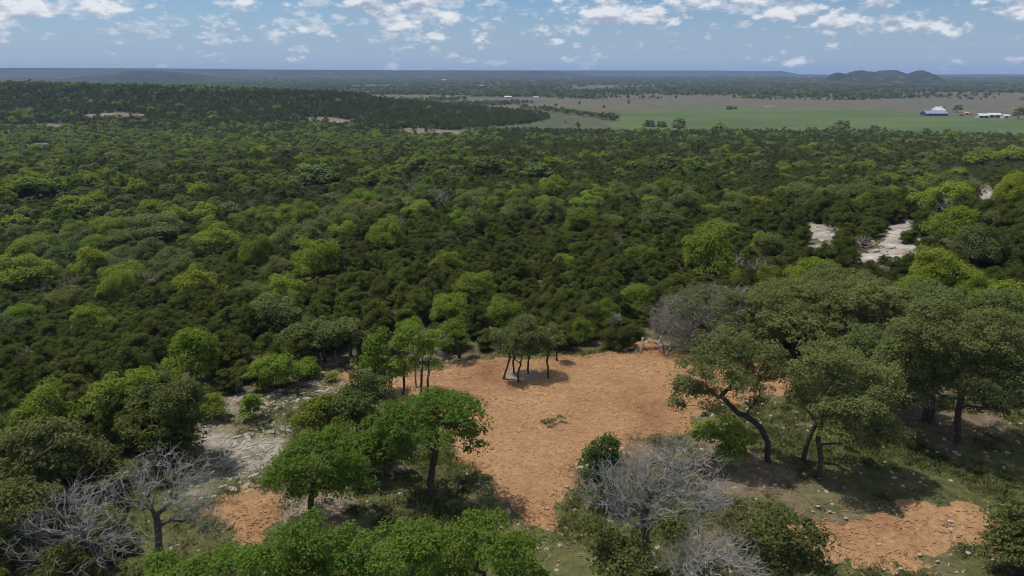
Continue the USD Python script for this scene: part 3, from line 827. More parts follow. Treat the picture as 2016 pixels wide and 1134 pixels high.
for i, (bx, by, label, lobes) in enumerate((
        (955, 1230, 'oak at the bottom edge, rightmost of the green foreground row', [(960, 1060, 75, 34), (910, 1080, 55, 36), (1030, 1085, 50, 34), (980, 1110, 80, 34), (890, 1120, 50, 30), (1040, 1130, 40, 26), (950, 1035, 45, 18), (960, 1160, 90, 40)]),
        (770, 1240, 'oak at the bottom edge, in the middle of the green foreground row', [(760, 1075, 80, 32), (820, 1070, 60, 32), (700, 1095, 50, 32), (780, 1115, 90, 34), (850, 1100, 50, 32), (720, 1140, 60, 30), (800, 1160, 90, 40)]),
        (590, 1225, 'leafy oak at the bottom edge below the left mulch patch', [(610, 1050, 60, 28), (560, 1080, 55, 34), (660, 1075, 55, 34), (600, 1105, 80, 34), (520, 1110, 40, 28), (640, 1135, 70, 34), (580, 1160, 80, 36)]),
        (430, 1250, 'low oak crown at the bottom edge right of the dead trees', [(420, 1115, 60, 26), (480, 1110, 40, 26), (350, 1118, 55, 22), (400, 1145, 80, 30), (310, 1112, 28, 20)]))):
    lobe_tree('oak_tree', label, 'tree', (bx, by), lobes, 'postoak', r_trunk=0.17, leaf=0.125, density=0.95, clump=0.5, full=0.85, seed=10 + i)
lobe_tree('oak_tree', 'bushy green oak joining the crown of the clearing oak on its left', 'tree', (715, 935),
          [(710, 865, 62, 34), (660, 880, 40, 30), (760, 885, 40, 30), (715, 905, 60, 22), (740, 840, 40, 20)], 'postoak', r_trunk=0.16, leaf=0.17, density=1.2, seed=20)
lobe_tree('oak_bush', 'bright green oak bush on the pale slope left of the mulch', 'bush', (632, 870),
          [(630, 815, 48, 32), (600, 835, 30, 26), (655, 840, 40, 28), (640, 795, 30, 20)], 'oak', r_trunk=0.1, leaf=0.17, density=1.3, seed=21)
lobe_tree('oak_tree', 'dark dull green oak between the bright bush and the mulch', 'tree', (705, 872),
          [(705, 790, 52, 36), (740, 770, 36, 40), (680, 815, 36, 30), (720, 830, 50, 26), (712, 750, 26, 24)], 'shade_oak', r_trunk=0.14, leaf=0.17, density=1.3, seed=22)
lobe_tree('oak_tree', 'slim light green oak beside the dark wire fence', 'tree', (738, 770),
          [(740, 690, 26, 36), (722, 715, 22, 20), (755, 725, 22, 30), (745, 665, 20, 16), (735, 745, 20, 18)], 'oak', r_trunk=0.11, leaf=0.17, density=1.25, seed=23)
lobe_tree('oak_tree', 'leafy oak with a leaning bare thin trunk, left of the twin stems', 'tree', (793, 782),
          [(795, 680, 26, 34), (785, 715, 22, 18), (808, 655, 20, 16), (790, 735, 14, 10)], 'oak', [(795, 745), (798, 715)], r_trunk=0.09, leaf=0.17, density=1.15, seed=24)
lobe_tree('oak_tree', 'oak with two thin bare stems and a grey twiggy middle on the mulch edge', 'tree', (828, 778),
          [(840, 690, 26, 36), (822, 715, 18, 20), (850, 665, 22, 20), (848, 720, 16, 14)], 'oak', [(830, 745), (832, 715)], r_trunk=0.09, leaf=0.17, density=1.1, seed=25, extra_trunks=[((843, 782), [(842, 745), (845, 715)])])
lobe_tree('sapling', 'small sapling with forked stem left of the thin leaning oak', 'tree', (772, 772),
          [(772, 738, 10, 14), (768, 722, 8, 8)], 'oak', r_trunk=0.04, leaf=0.14, density=1.2, clump=0.35, seed=26)
grove = [((990, 748), [(992, 690, 26, 30), (980, 665, 18, 20)], [(998, 725), (1004, 705)], 'oak with a slanting thin stem, leftmost of the little grove in the mulch'),
         ((1010, 738), [(1010, 665, 30, 30), (1025, 640, 24, 18)], [(1010, 715), (1012, 700)], 'oak at the back of the grove in the mulch, its crown the tallest'),
         ((1019, 752), [(1022, 690, 28, 28), (1035, 668, 22, 20)], [(1022, 725), (1028, 705)], 'foremost oak of the little grove in the mulch'),
         ((1041, 738), [(1045, 660, 28, 30), (1055, 690, 24, 22), (1040, 635, 20, 16)], [(1040, 715), (1042, 700)], 'oak in the grove in the mulch, its stem right of the clustered stems'),
         ((1079, 746), [(1075, 685, 22, 24), (1068, 660, 18, 18)], [(1079, 722), (1078, 705)], 'oak with a single straight stem at the right of the grove in the mulch'),
         ((1097, 712), [(1095, 672, 17, 22), (1088, 650, 12, 12)], [(1096, 697), (1096, 690)], 'thin oak behind the right end of the grove, on the mulch edge')]
for i, (bp, lob, tp, label) in enumerate(grove):
    lobe_tree('grove_oak', label, 'tree', bp, lob, 'liveoak', tp, r_trunk=0.075, leaf=0.14, density=0.85, clump=0.42, full=0.9, seed=30 + i, group='grove of thin oaks in the mulch')
# right-hand live oaks
lobe_tree('live_oak', 'leaning live oak with a crooked trunk over the right side of the mulch', 'tree', (1515, 908),
          [(1430, 690, 75, 32), (1370, 730, 48, 36), (1340, 770, 32, 34), (1500, 705, 50, 36), (1430, 740, 70, 40), (1385, 780, 46, 30), (1470, 760, 50, 34), (1440, 665, 45, 20), (1520, 740, 34, 30), (1330, 800, 22, 22), (1400, 810, 30, 14), (1490, 800, 26, 18)],
          'liveoak', [(1512, 870), (1490, 835), (1455, 815), (1420, 780)], r_trunk=0.17, leaf=0.13, density=0.85, seed=40, clump=0.5, full=0.95)
lobe_tree('live_oak', 'live oak with two leaning trunks at the right of the clearing', 'tree', (1613, 942),
          [(1650, 730, 80, 44), (1600, 780, 48, 44), (1690, 790, 70, 54), (1620, 700, 50, 30), (1720, 840, 48, 46), (1650, 840, 54, 34), (1585, 740, 32, 26), (1740, 760, 40, 40), (1700, 880, 40, 24), (1745, 860, 38, 36), (1660, 800, 60, 40), (1690, 850, 50, 40), (1570, 800, 26, 22)],
          'liveoak', [(1616, 900), (1610, 865), (1618, 835)], r_trunk=0.15, leaf=0.13, density=0.95, clump=0.5, full=0.95, seed=41, extra_trunks=[((1580, 907), [(1590, 870), (1602, 842), (1612, 825)])])
lobe_tree('live_oak', 'broad live oak with a stout single trunk near the right edge', 'tree', (1885, 872),
          [(1880, 660, 90, 44), (1810, 700, 60, 48), (1950, 690, 70, 50), (1870, 730, 80, 46), (1990, 740, 50, 48), (1780, 740, 40, 36), (1930, 770, 60, 34), (1850, 620, 60, 28), (1960, 640, 50, 30), (1820, 780, 40, 26), (1940, 800, 44, 26), (1990, 790, 40, 34), (1790, 660, 40, 34)],
          'liveoak', [(1886, 840), (1888, 805), (1890, 770)], r_trunk=0.19, leaf=0.14, density=0.95, seed=42, clump=0.55, full=0.95)
lobe_tree('live_oak', 'live oak with twin trunks in shade between the right-hand oaks', 'tree', (1822, 828),
          [(1790, 700, 60, 40), (1740, 720, 50, 44), (1830, 740, 46, 30), (1770, 760, 46, 28)], 'liveoak', [(1824, 800), (1822, 780)], r_trunk=0.17, leaf=0.18, density=1.05, clump=0.5, full=0.95, seed=43, extra_trunks=[((1834, 834), [(1836, 805), (1838, 780)])])
for i, (bp, lob, label) in enumerate((
        ((1560, 705), [(1560, 590, 70, 34), (1520, 620, 50, 36), (1610, 610, 52, 36), (1570, 640, 70, 34), (1500, 655, 40, 26)], 'rounded live oak right of the grey twiggy tree'),
        ((1690, 720), [(1690, 600, 70, 38), (1640, 640, 50, 40), (1740, 630, 50, 40), (1690, 660, 70, 36), (1720, 590, 40, 24)], 'live oak behind the two-trunk oak, crown touching its top'),
        ((1835, 700), [(1830, 600, 60, 34), (1790, 630, 46, 34), (1870, 630, 50, 34), (1830, 650, 60, 30)], 'live oak behind the stout-trunk oak on the right'),
        ((1660, 655), [(1650, 560, 60, 26), (1600, 580, 40, 26), (1700, 575, 46, 28), (1650, 600, 60, 26)], 'live oak at the back of the right-hand group'),
        ((1735, 775), [(1720, 690, 56, 40), (1770, 700, 44, 36), (1745, 730, 50, 30)], 'live oak filling the gap between the two-trunk and stout oaks'),
        ((1930, 775), [(1930, 690, 56, 36), (1985, 700, 44, 36)], 'live oak at the right edge behind the stout oak'),
        ((1480, 690), [(1480, 640, 44, 26), (1530, 650, 36, 26), (1500, 670, 40, 16)], 'low live oak below the rounded one, behind the leaning oak'),
        ((1960, 740), [(1975, 620, 50, 40), (2010, 660, 50, 40), (1940, 650, 40, 30)], 'live oak cut by the right edge of the picture'))):
    lob = [(a, b_ - 4, c * 1.22, d_ * 1.15) for a, b_, c, d_ in lob]
    lobe_tree('live_oak', label, 'tree', bp, lob, 'liveoak', r_trunk=0.15, leaf=0.16, density=0.95, seed=50 + i, full=0.85)
lobe_tree('oak_bush', 'green thicket under the leaning live oak', 'bush', (1425, 915),
          [(1420, 850, 46, 34), (1460, 870, 38, 34), (1390, 860, 30, 26), (1440, 895, 40, 22)], 'oak', r_trunk=0.09, leaf=0.17, density=1.1, seed=60)
lobe_tree('oak_tree', 'small oak at the bottom edge left of the lower mulch patch', 'tree', (1550, 1200),
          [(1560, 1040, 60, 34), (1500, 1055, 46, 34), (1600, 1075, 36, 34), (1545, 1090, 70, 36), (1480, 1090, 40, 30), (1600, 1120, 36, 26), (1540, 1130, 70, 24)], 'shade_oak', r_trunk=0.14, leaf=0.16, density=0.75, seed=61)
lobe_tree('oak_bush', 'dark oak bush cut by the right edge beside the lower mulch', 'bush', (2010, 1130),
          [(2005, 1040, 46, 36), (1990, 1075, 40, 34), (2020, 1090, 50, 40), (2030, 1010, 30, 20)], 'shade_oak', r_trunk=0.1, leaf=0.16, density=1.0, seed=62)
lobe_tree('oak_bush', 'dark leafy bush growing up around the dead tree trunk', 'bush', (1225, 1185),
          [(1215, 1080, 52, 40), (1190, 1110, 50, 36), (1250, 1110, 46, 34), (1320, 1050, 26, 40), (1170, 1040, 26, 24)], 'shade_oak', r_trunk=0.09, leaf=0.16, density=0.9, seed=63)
# juniper beside the dead tree
lobe_tree('juniper_tree', 'small bright green juniper behind the large grey dead tree', 'tree', (1185, 985),
          [(1190, 885, 32, 26), (1175, 905, 30, 24), (1205, 905, 28, 26), (1185, 935, 42, 28), (1195, 868, 14, 16), (1180, 960, 40, 20)], 'juniper_bright', r_trunk=0.12, leaf=0.13, density=1.3, clump=0.34, seed=64)
# left side
for i, (bp, lob, mat, label) in enumerate((
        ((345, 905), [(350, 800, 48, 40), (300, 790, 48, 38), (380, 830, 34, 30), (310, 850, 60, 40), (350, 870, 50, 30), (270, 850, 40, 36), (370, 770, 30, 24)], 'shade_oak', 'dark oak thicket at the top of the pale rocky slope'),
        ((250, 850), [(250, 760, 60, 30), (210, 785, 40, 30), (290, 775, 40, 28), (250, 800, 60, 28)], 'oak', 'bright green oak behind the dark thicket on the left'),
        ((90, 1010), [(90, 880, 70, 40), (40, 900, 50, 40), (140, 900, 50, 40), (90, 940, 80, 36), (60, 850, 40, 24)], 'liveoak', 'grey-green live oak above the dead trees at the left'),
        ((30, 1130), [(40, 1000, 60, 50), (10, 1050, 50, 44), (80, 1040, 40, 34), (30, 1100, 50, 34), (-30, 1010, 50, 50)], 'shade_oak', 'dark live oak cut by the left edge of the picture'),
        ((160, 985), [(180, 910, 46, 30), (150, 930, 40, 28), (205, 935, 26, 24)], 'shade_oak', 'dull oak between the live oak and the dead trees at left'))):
    lobe_tree('oak_tree' if mat != 'liveoak' else 'live_oak', label, 'tree', bp, lob, mat, r_trunk=0.16, leaf=0.18, density=1.15, seed=70 + i)
for i, (bp, lob, label) in enumerate((
        ((494, 826), [(495, 798, 21, 22), (500, 785, 15, 12), (490, 812, 20, 12)], 'compact green bush alone on the pale rocky slope'),
        ((440, 828), [(437, 812, 6, 10)], 'tiny dark shrub left of the compact green bush'),
        ((520, 770), [(520, 755, 16, 10), (510, 760, 12, 8)], 'low green shrub above the compact bush'),
        ((545, 762), [(540, 722, 44, 28), (505, 735, 32, 20), (575, 735, 32, 24), (555, 745, 40, 14)], 'wide low green shrub left of the wire fence'),
        ((608, 748), [(600, 722, 24, 22), (615, 735, 22, 14)], 'rounded green shrub at the near end of the wire fence'),
        ((660, 752), [(658, 742, 12, 8), (650, 745, 10, 6)], 'small sprig bush in front of the wire fence'))):
    lobe_tree('green_bush', label, 'bush', bp, lob, 'oak', r_trunk=0.04, leaf=0.15, density=1.4, clump=0.36 if i not in (3,) else 0.5, seed=80 + i)
for i, (bp, lob, mat, label) in enumerate((
        ((640, 712), [(620, 650, 54, 24), (580, 660, 36, 22), (660, 655, 38, 20), (620, 672, 60, 18)], 'liveoak', 'wide grey-green live oak behind the wire fence'),
        ((690, 702), [(692, 650, 28, 22), (705, 668, 22, 16), (680, 635, 20, 12)], 'liveoak', 'narrow grey-green oak at the right end of the wire fence'),
        ((905, 705), [(890, 655, 28, 26), (870, 680, 22, 18), (905, 640, 20, 18)], 'oak', 'green oak at the far edge of the mulch, left of the grove'))):
    lobe_tree('live_oak' if mat == 'liveoak' else 'oak_tree', label, 'tree', bp, lob, mat, r_trunk=0.14, leaf=0.19, density=1.15, seed=90 + i)


def dead_tree(label, base_px, lobes, trunk_px, r_trunk=0.2, n=420, mat='deadwood', seed=0, extra=(), name='dead_tree', tip=0.009, group=None, twigs=0.32, twig_len=1.1):
    rng = np.random.default_rng(2000 + seed)
    b = at(*base_px)
    LANDMARKS.append((np.mean([l[0] for l in lobes]), np.mean([l[1] for l in lobes]), label))
    y0 = b[1]
    area = sum(l[2] * l[3] for l in lobes)
    T1, T2 = [], []
    for px, py, rw, rh in lobes:
        off = rng.uniform(-0.7, 0.7) * rw * y0 / FPX
        c = on_plane(px, py, y0 + off) - b
        sc = np.linalg.norm(c + b - [0, 0, CAM_H]) / FPX
        for store, m, lo in ((T1, 0.14, 0.2), (T2, 1.0, 0.3)):
            k = max(int(n * m * rw * rh / area), 3)
            d = unit(rng.normal(size=(k, 3)))
            store.append(c + d * np.array([rw, rw * 0.85, rh]) * sc * (rng.uniform(lo, 1, k) ** 0.5)[:, None])
    T1, T2 = np.vstack(T1), np.vstack(T2)
    T1[:, 2] = np.maximum(T1[:, 2], 0.3); T2[:, 2] = np.maximum(T2[:, 2], 0.2)
    tr = [np.array([0, 0, -0.3])] + [on_plane(q[0], q[1], y0 + (q[2] if len(q) > 2 else 0)) - b for q in trunk_px]
    fine = [tr[0]]
    for a, c2 in zip(tr[:-1], tr[1:]):
        for s in (0.33, 0.67, 1.0):
            fine.append(a * (1 - s) + c2 * s + (rng.normal(size=3) * 0.05 if s < 1 else 0))
    nodes, par, rad = wood(rng, np.vstack([T1, T2]), fine, r_trunk, tip, steps=4, bend=0.15)
    rad = np.maximum(rad, tip)
    # fine straight twigs springing from the thin wood
    thin_i = np.where((rad < r_trunk * 0.32) & (par >= 0))[0]
    k = int(len(thin_i) * twigs)
    src = rng.choice(thin_i, k)
    dirs = unit(unit(nodes[src] - nodes[par[src]]) * 0.8 + 0.75 * rng.normal(size=(k, 3)) + [0, 0, 0.15])
    ln = rng.uniform(0.25, 0.75, k)[:, None] * twig_len
    p1 = nodes[src] + dirs * ln * 0.5
    p2 = p1 + unit(dirs + 0.35 * rng.normal(size=(k, 3))) * ln * 0.5
    n0 = len(nodes)
    tw_nodes = np.vstack([nodes, p1, p2])
    tw_par = np.concatenate([np.full(n0, -1), src, n0 + np.arange(k)])
    tw_rad = np.concatenate([np.full(n0, tip * 0.75), np.full(k, tip * 0.7), np.full(k, tip * 0.5)])
    t = thing(name, label, 'tree', b, group=group)
    big = rad > r_trunk * 0.3
    par_big = np.where(big, par, -1); par_small = np.where(big, -1, par)
    obj('trunk', tubes(nodes, par_big, rad, sides=7), M['deaddark'] if mat == 'deadwood' else M[mat], t)
    obj('branches', tubes(nodes, par_small, rad, sides=4, thin=0.02), M[mat], t)
    obj('twigs', tubes(tw_nodes, tw_par, tw_rad, thin=1.0), M[mat], t)
    RADII.append((b[0], b[1], 1.8 if mat == 'deadwood' else 0.4))
    return t


dead_tree('large bare grey dead tree right of the mulch at the bottom', (1275, 1125), [(1200, 960, 62, 38), (1290, 930, 60, 48), (1370, 940, 62, 46), (1250, 1000, 60, 34), (1340, 1000, 70, 36), (1400, 980, 40, 30), (1330, 890, 45, 28), (1230, 930, 50, 30)],
          [(1272, 1060), (1268, 1010), (1285, 970)], r_trunk=0.2, n=1050, seed=1, tip=0.0105, twigs=0.5)
dead_tree('bare grey dead tree at the bottom edge right of the large one', (1400, 1225), [(1390, 1075, 60, 36), (1450, 1090, 46, 30), (1340, 1100, 44, 34), (1400, 1120, 80, 24), (1480, 1120, 30, 20)],
          [(1385, 1150), (1380, 1110)], r_trunk=0.15, n=560, seed=2)
dead_tree('dead tree with a dark forked trunk at the lower left', (313, 1100), [(330, 940, 66, 42), (265, 960, 40, 44), (390, 970, 54, 34), (300, 900, 36, 18), (420, 1030, 44, 20), (375, 1000, 40, 24), (380, 920, 34, 22)],
          [(312, 1055), (308, 1020), (318, 1000)], r_trunk=0.17, n=520, seed=3)
dead_tree('tangled grey dead tree in the lower left corner', (215, 1160), [(130, 1010, 70, 40), (90, 1060, 60, 44), (180, 980, 46, 34), (200, 1040, 50, 40), (150, 1090, 80, 30), (60, 1110, 50, 24), (250, 1070, 36, 30)],
          [(200, 1100), (170, 1060), (160, 1030)], r_trunk=0.16, n=820, seed=4)
dead_tree('grey twiggy half-dead tree behind the leaning live oak', (1395, 690), [(1400, 598, 84, 36), (1335, 618, 56, 38), (1465, 608, 52, 42), (1310, 645, 32, 30), (1390, 640, 90, 34), (1440, 660, 50, 26), (1350, 670, 40, 18)],
          [(1395, 665), (1398, 640)], r_trunk=0.15, n=1500, mat='greytwig', seed=5, tip=0.016, twigs=0.8)
dead_tree('narrow grey snag at the far edge of the mulch', (1212, 682), [(1213, 650, 11, 30), (1211, 630, 8, 16)], [(1212, 665), (1213, 640)], r_trunk=0.09, n=130, mat='greytwig', seed=6, tip=0.018)
dead_tree('grey bare tree standing among the thin oaks beside the fence', (820, 765), [(815, 690, 22, 32), (825, 670, 14, 20)], [(818, 735), (816, 710)], r_trunk=0.07, n=150, mat='greytwig', seed=7, tip=0.014)
dead_tree('thin grey sapling on the pale slope by the shrubs', (467, 780), [(464, 758, 12, 14)], [(466, 765)], r_trunk=0.04, n=24, mat='deaddark', seed=8)
lobe_tree('live_oak', 'sparse grey-green oak growing through the grey twiggy tree', 'tree', (1410, 688),
          [(1400, 588, 74, 26), (1445, 600, 50, 32), (1350, 610, 50, 30), (1400, 630, 70, 24)], 'liveoak', r_trunk=0.1, leaf=0.15, density=0.4, seed=95)

# ---------------------------------------------------------------- the woods
RNG = np.random.default_rng(11)


def jitter_grid(x0, x1, y0, y1, s, rng):
    X, Y = np.meshgrid(np.arange(x0, x1, s), np.arange(y0, y1, s))
    X = X + rng.uniform(-0.45, 0.45, X.shape) * s
    Y = Y + rng.uniform(-0.45, 0.45, Y.shape) * s
    return X.ravel(), Y.ravel()


def in_view(x, y, margin=0.86, pad=9):
    return (np.abs(x) < y * margin + pad) & (y > 12)


def glade_near(x, y):
    GL_R = np.random.default_rng(5).uniform(size=len(x))
    p = shapely.points(x, y)
    out = np.zeros(len(x), bool)
    for g in PATHS:
        out |= shapely.contains(g.buffer(0.4), p)
    for g in GLADES:
        out |= shapely.contains(g.buffer(1.0), p) & (GL_R < 0.85)
    return out


EDGE_PX = np.array([(0, 246), (600, 246), (780, 256), (900, 262), (1050, 250), (1150, 250), (1200, 252), (1300, 252), (1420, 255), (1560, 262), (1700, 262), (1850, 268), (2016, 274)], float)
near = jitter_grid(-200, 210, 18, 250, 2.35, RNG)
mid = jitter_grid(-560, 560, 250, 640, 3.6, RNG)
rid = jitter_grid(-1100, 140, 560, 1080, 5.0, RNG)
wx = np.concatenate([near[0], mid[0], rid[0]]); wy = np.concatenate([near[1], mid[1], rid[1]])
zone = np.concatenate([np.zeros(len(near[0])), np.ones(len(mid[0])), np.full(len(rid[0]), 2)])
wz = G(wx, wy)
ppx, ppy = project(wx, wy, wz)
ok = in_view(wx, wy)
# keep to the woods: not on the open hilltop, not on the field
ok &= ~(shapely.contains_xy(OPEN_PX, ppx, ppy) & (wy < 75))
hill_y = np.hypot(wx, wy)
edge_py = np.interp(ppx, EDGE_PX[:, 0], EDGE_PX[:, 1])
edge_wob = 3.0 * (fbm2(wx, wy, 1 / 50., 51) - 0.5) * 2
on_ridge = wz > -26.8
ok &= np.where(zone == 2, on_ridge | ((ppx < 760) & (wy < 760) & (fbm2(wx, wy, 1 / 60., 52) > 0.42)), (ppy > edge_py + edge_wob) | (on_ridge & (ppx < 1060)))
ok &= ~glade_near(wx, wy)
# thin gaps in the woods
ok &= ~((fbm2(wx, wy, 1 / 22., 53) > 0.73) & (zone < 2))
wx, wy, wz, zone, ppx, ppy = (a[ok] for a in (wx, wy, wz, zone, ppx, ppy))
keep = np.ones(len(wx), bool)
OPEN_SHAPES = [p for p in PATH_PX + GLADE_PX]
_gl = np.random.default_rng(6).uniform(size=len(wx)) < 0.12
for lift in (0.4, 1.2, 2.2):
    qx, qy = project(wx, wy, wz + lift)
    for poly in OPEN_SHAPES:
        keep &= ~shapely.contains_xy(poly, qx, qy) | (_gl if poly in GLADE_PX else False)
for (rx, ry, rr) in RADII:
    keep &= np.hypot(wx - rx, wy - ry) > (rr * 0.6 + 0.5 if ry < 50 else 0.3 * rr)
PILE_PX = Polygon([(1216, 702), (1350, 702), (1345, 673), (1216, 673)])
for lift in (0.2, 1.0, 2.0, 3.0, 4.0):
    keep &= ~(shapely.contains_xy(PILE_PX, *project(wx, wy, wz + lift)) & (wy < 70)) | (lift > 2.5) & (wy > 58)
    keep &= ~(np.hypot(wx - at(1285, 690)[0], wy - at(1285, 690)[1]) < 1.9)
# bright and grey oaks that can be told apart in the photograph: px, py of the crown's centre, width in px, kind, label
SPOTS = [
    (625, 503, 95, 'oak', 'rounded light green oak in the middle of the junipers left of centre'),
    (180, 522, 66, 'lime', 'yellow-green oak leaning over junipers, left part of the woods'),
    (230, 565, 72, 'oak', 'light green oak just right of the leaning yellow-green oak'),
    (430, 478, 90, 'lime', 'broad yellow-green oak upper left of the rounded oak'),
    (505, 492, 70, 'oak', 'mid green oak between the yellow-green and the rounded oak'),
    (35, 545, 110, 'lime', 'yellow-green oak cut by the left edge of the woods'),
    (378, 676, 104, 'lime', 'large yellow-green oak above the pale slope at the left'),
    (245, 672, 46, 'lime', 'small yellow oak left of the large yellow-green one'),
    (406, 735, 36, 'lime', 'tiny yellow-green oak at the top of the pale slope'),
    (85, 785, 100, 'lime', 'yellow-green oak behind the live oak at the left edge'),
    (762, 460, 76, 'oak', 'light green oak up the slope from the rounded oak'),
    (880, 455, 52, 'blueoak', 'blue-green oak in the very middle of the woods'),
    (935, 436, 62, 'blueoak', 'blue-green oak right beside the one in the middle'),
    (885, 580, 80, 'oak', 'light green oak behind the far edge of the mulch, left'),
    (990, 585, 76, 'oak', 'light green oak behind the grove in the mulch'),
    (808, 604, 56, 'oak', 'green oak above the thin bare stems'),
    (1395, 495, 100, 'lime', 'bright yellow-green oak above the grey twiggy tree'),
    (1440, 500, 44, 'lime', 'smaller yellow-green oak attached to the bright one'),
    (1250, 560, 70, 'oak', 'green oak on the upper right behind the grove'),
    (1195, 580, 60, 'oak', 'green oak in a row behind the grove, middle one'),
    (1150, 605, 50, 'oak', 'green oak in a row behind the grove, nearest the stems'),
    (1880, 435, 76, 'lime', 'lime green oak right of the pale rocky track'),
    (1850, 518, 90, 'lime', 'lime green oak below the pale rocky track'),
    (1915, 530, 60, 'lime', 'lime green oak to the right, below the rocky track'),
    (1600, 525, 80, 'lime', 'lime green oak left below the rocky track'),
    (1790, 575, 90, 'lime', 'lime green oak behind the live oaks on the right'),
    (1985, 600, 100, 'lime', 'lime green oak at the right edge among live oaks'),
    (1930, 315, 84, 'lime', 'large lime oak on the right skyline of the shoulder'),
    (1985, 308, 84, 'lime', 'lime oak on the right skyline, second of the pair'),
    (1995, 372, 60, 'lime', 'lime oak at the right edge above the rocky patch'),
    (1700, 388, 42, 'lime', 'small lime oak alone among junipers on the right'),
    (1700, 365, 30, 'lime', 'tiny lime oak above the small lone one on the right'),
    (1375, 325, 60, 'lime', 'lime oak far off in the right middle woods'),
    (1310, 322, 60, 'blueoak', 'blue-green oak beside the far lime oak'),
    (1085, 420, 70, 'blueoak', 'blue-green oak, left of two right of centre'),
    (1145, 432, 70, 'oak', 'light green oak, right of two right of centre'),
    (620, 350, 90, 'blueoak', 'broad blue-green oak in the upper middle left'),
    (740, 352, 60, 'oak', 'light green oak right of the broad blue-green oak'),
    (300, 452, 104, 'liveoak', 'large dark rounded live oak among junipers on the left'),
    (830, 325, 70, 'blueoak', 'grey-green oak in the upper middle woods'),
    (960, 330, 80, 'liveoak', 'grey-green oak at the upper middle, right of its pair'),
    (1060, 335, 70, 'blueoak', 'grey-green oak, right of the middle, upper woods'),
    (1090, 370, 60, 'oak', 'light green oak right of centre in the upper woods'),
    (70, 370, 110, 'oak', 'broad light green oak at the left, upper woods'),
    (150, 405, 70, 'lime', 'yellow-green oak right below the broad left oak'),
    (60, 495, 80, 'oak', 'green oak near the left edge above the yellow-green'),
    (130, 505, 70, 'blueoak', 'grey-green oak near the left edge'),
    (1520, 465, 60, 'liveoak', 'dull green oak left of the small bare patch'),
    (1520, 510, 50, 'oak', 'green oak below the small bare patch'),
    (1450, 400, 60, 'liveoak', 'dull grey-green oak in the right woods'),
    (1580, 385, 56, 'liveoak', 'grey-green oak in the right woods, middle distance'),
    (600, 425, 60, 'lime', 'yellow-green oak above the rounded light green oak'),
    (1340, 380, 44, 'blueoak', 'small blue-green oak in the right middle woods'),
    (860, 390, 60, 'bare', 'grey bare patch of trees in the centre of the woods'),
    (815, 365, 34, 'bare', 'grey bare tree up left of the bare patch'),
    (1930, 475, 80, 'liveoak', 'dull live oak right of the lime oaks on the shoulder'),
    (1960, 560, 60, 'lime', 'lime green oak in the right, between live oaks'),
]
KIND_LABEL = {'juniper': 'dark olive juniper in the dense woods beyond the clearing', 'oak': 'light green oak rising among the junipers of the woods',
              'lime': 'yellow-green oak rising among the junipers of the woods', 'blueoak': 'blue-green oak rising among the junipers of the woods',
              'liveoak': 'dull grey-green live oak rising among the junipers of the woods', 'bare': 'bare grey tree among the junipers of the woods'}
KIND_NAME = {'juniper': 'juniper_tree', 'oak': 'oak_tree', 'lime': 'lime_oak', 'blueoak': 'grey_oak', 'liveoak': 'live_oak', 'bare': 'bare_tree'}
KIND_GROUP = {'juniper': 'junipers of the woods', 'oak': 'light green oaks in the woods', 'lime': 'yellow-green oaks in the woods', 'blueoak': 'blue-green oaks in the woods', 'liveoak': 'live oaks in the woods', 'bare': 'bare grey trees in the woods'}
BASE_W = {'juniper': 4.9, 'oak': 7.0, 'lime': 7.0, 'blueoak': 7.0, 'liveoak': 7.0, 'bare': 5.0}
VARIANTS = {k: {'near': [p for p in PROTO if p.startswith(k + '_near')], 'mid': [p for p in PROTO if p.startswith(k + '_mid')], 'far': [p for p in PROTO if p.startswith(k + '_far')]} for k in ('juniper', 'oak', 'lime', 'blueoak', 'liveoak')}
VARIANTS['bare'] = {k: ['bare_a', 'bare_b', 'bare_c'] for k in ('near', 'mid', 'far')}


def pick(kind, dist, rng):
    v = VARIANTS[kind]['near' if dist < 190 else 'mid' if dist < 480 else 'far']
    return v[int(rng.integers(len(v)))]


def place(kind, x, y, z, W, Hs, label, group, rng):
    p = pick(kind, math.hypot(x, y), rng)
    s = W / BASE_W[kind]
    t = thing(KIND_NAME[kind], label, 'tree', (x, y, z - 0.1), rng.uniform(0, 360), group, (s, s, s * Hs))
    t.GetReferences().AddInternalReference(PROTO[p])
    t.SetInstanceable(True)
    return t


LOW = np.zeros(len(wx), bool)
for px, py, w, kind, label in SPOTS:
    LANDMARKS.append((px, py, label))
    q = at(px, py, 3.4)
    dist = np.linalg.norm(q - [0, 0, CAM_H])
    W = float(np.clip(w * dist / FPX, 2.0, 15))
    Hs = float(np.clip(6.8 / (W * 0.82), 0.7, 1.25))
    place(kind, q[0], q[1], q[2], W, Hs, label, None, RNG)
    keep &= np.hypot(wx - q[0], wy - q[1]) > W * 0.45
    # nothing taller stands close in front of it
    for lift in (4.2,):
        fx, fy = project(wx, wy, wz + lift)
        LOW |= ((((fx - px) / (0.42 * w)) ** 2 + ((fy - py - 0.05 * w) / (0.26 * w)) ** 2 < 1) & (np.hypot(wx, wy) < np.hypot(q[0], q[1])))
wx, wy, wz, zone, ppx, ppy, LOW = (a[keep] for a in (wx, wy, wz, zone, ppx, ppy, LOW))
for px, py, w, label in ((1792, 462, 40, 'small dark juniper standing in the bend of the rocky track'), (1745, 500, 24, 'low juniper on the lower rim of the rocky track'), (1655, 500, 36, 'juniper at the left tip of the rocky track')):
    q = at(px, py, 1.2)
    W_ = w * np.linalg.norm(q - [0, 0, CAM_H]) / FPX
    place('juniper', q[0], q[1], q[2], W_, 0.75, label, None, RNG)
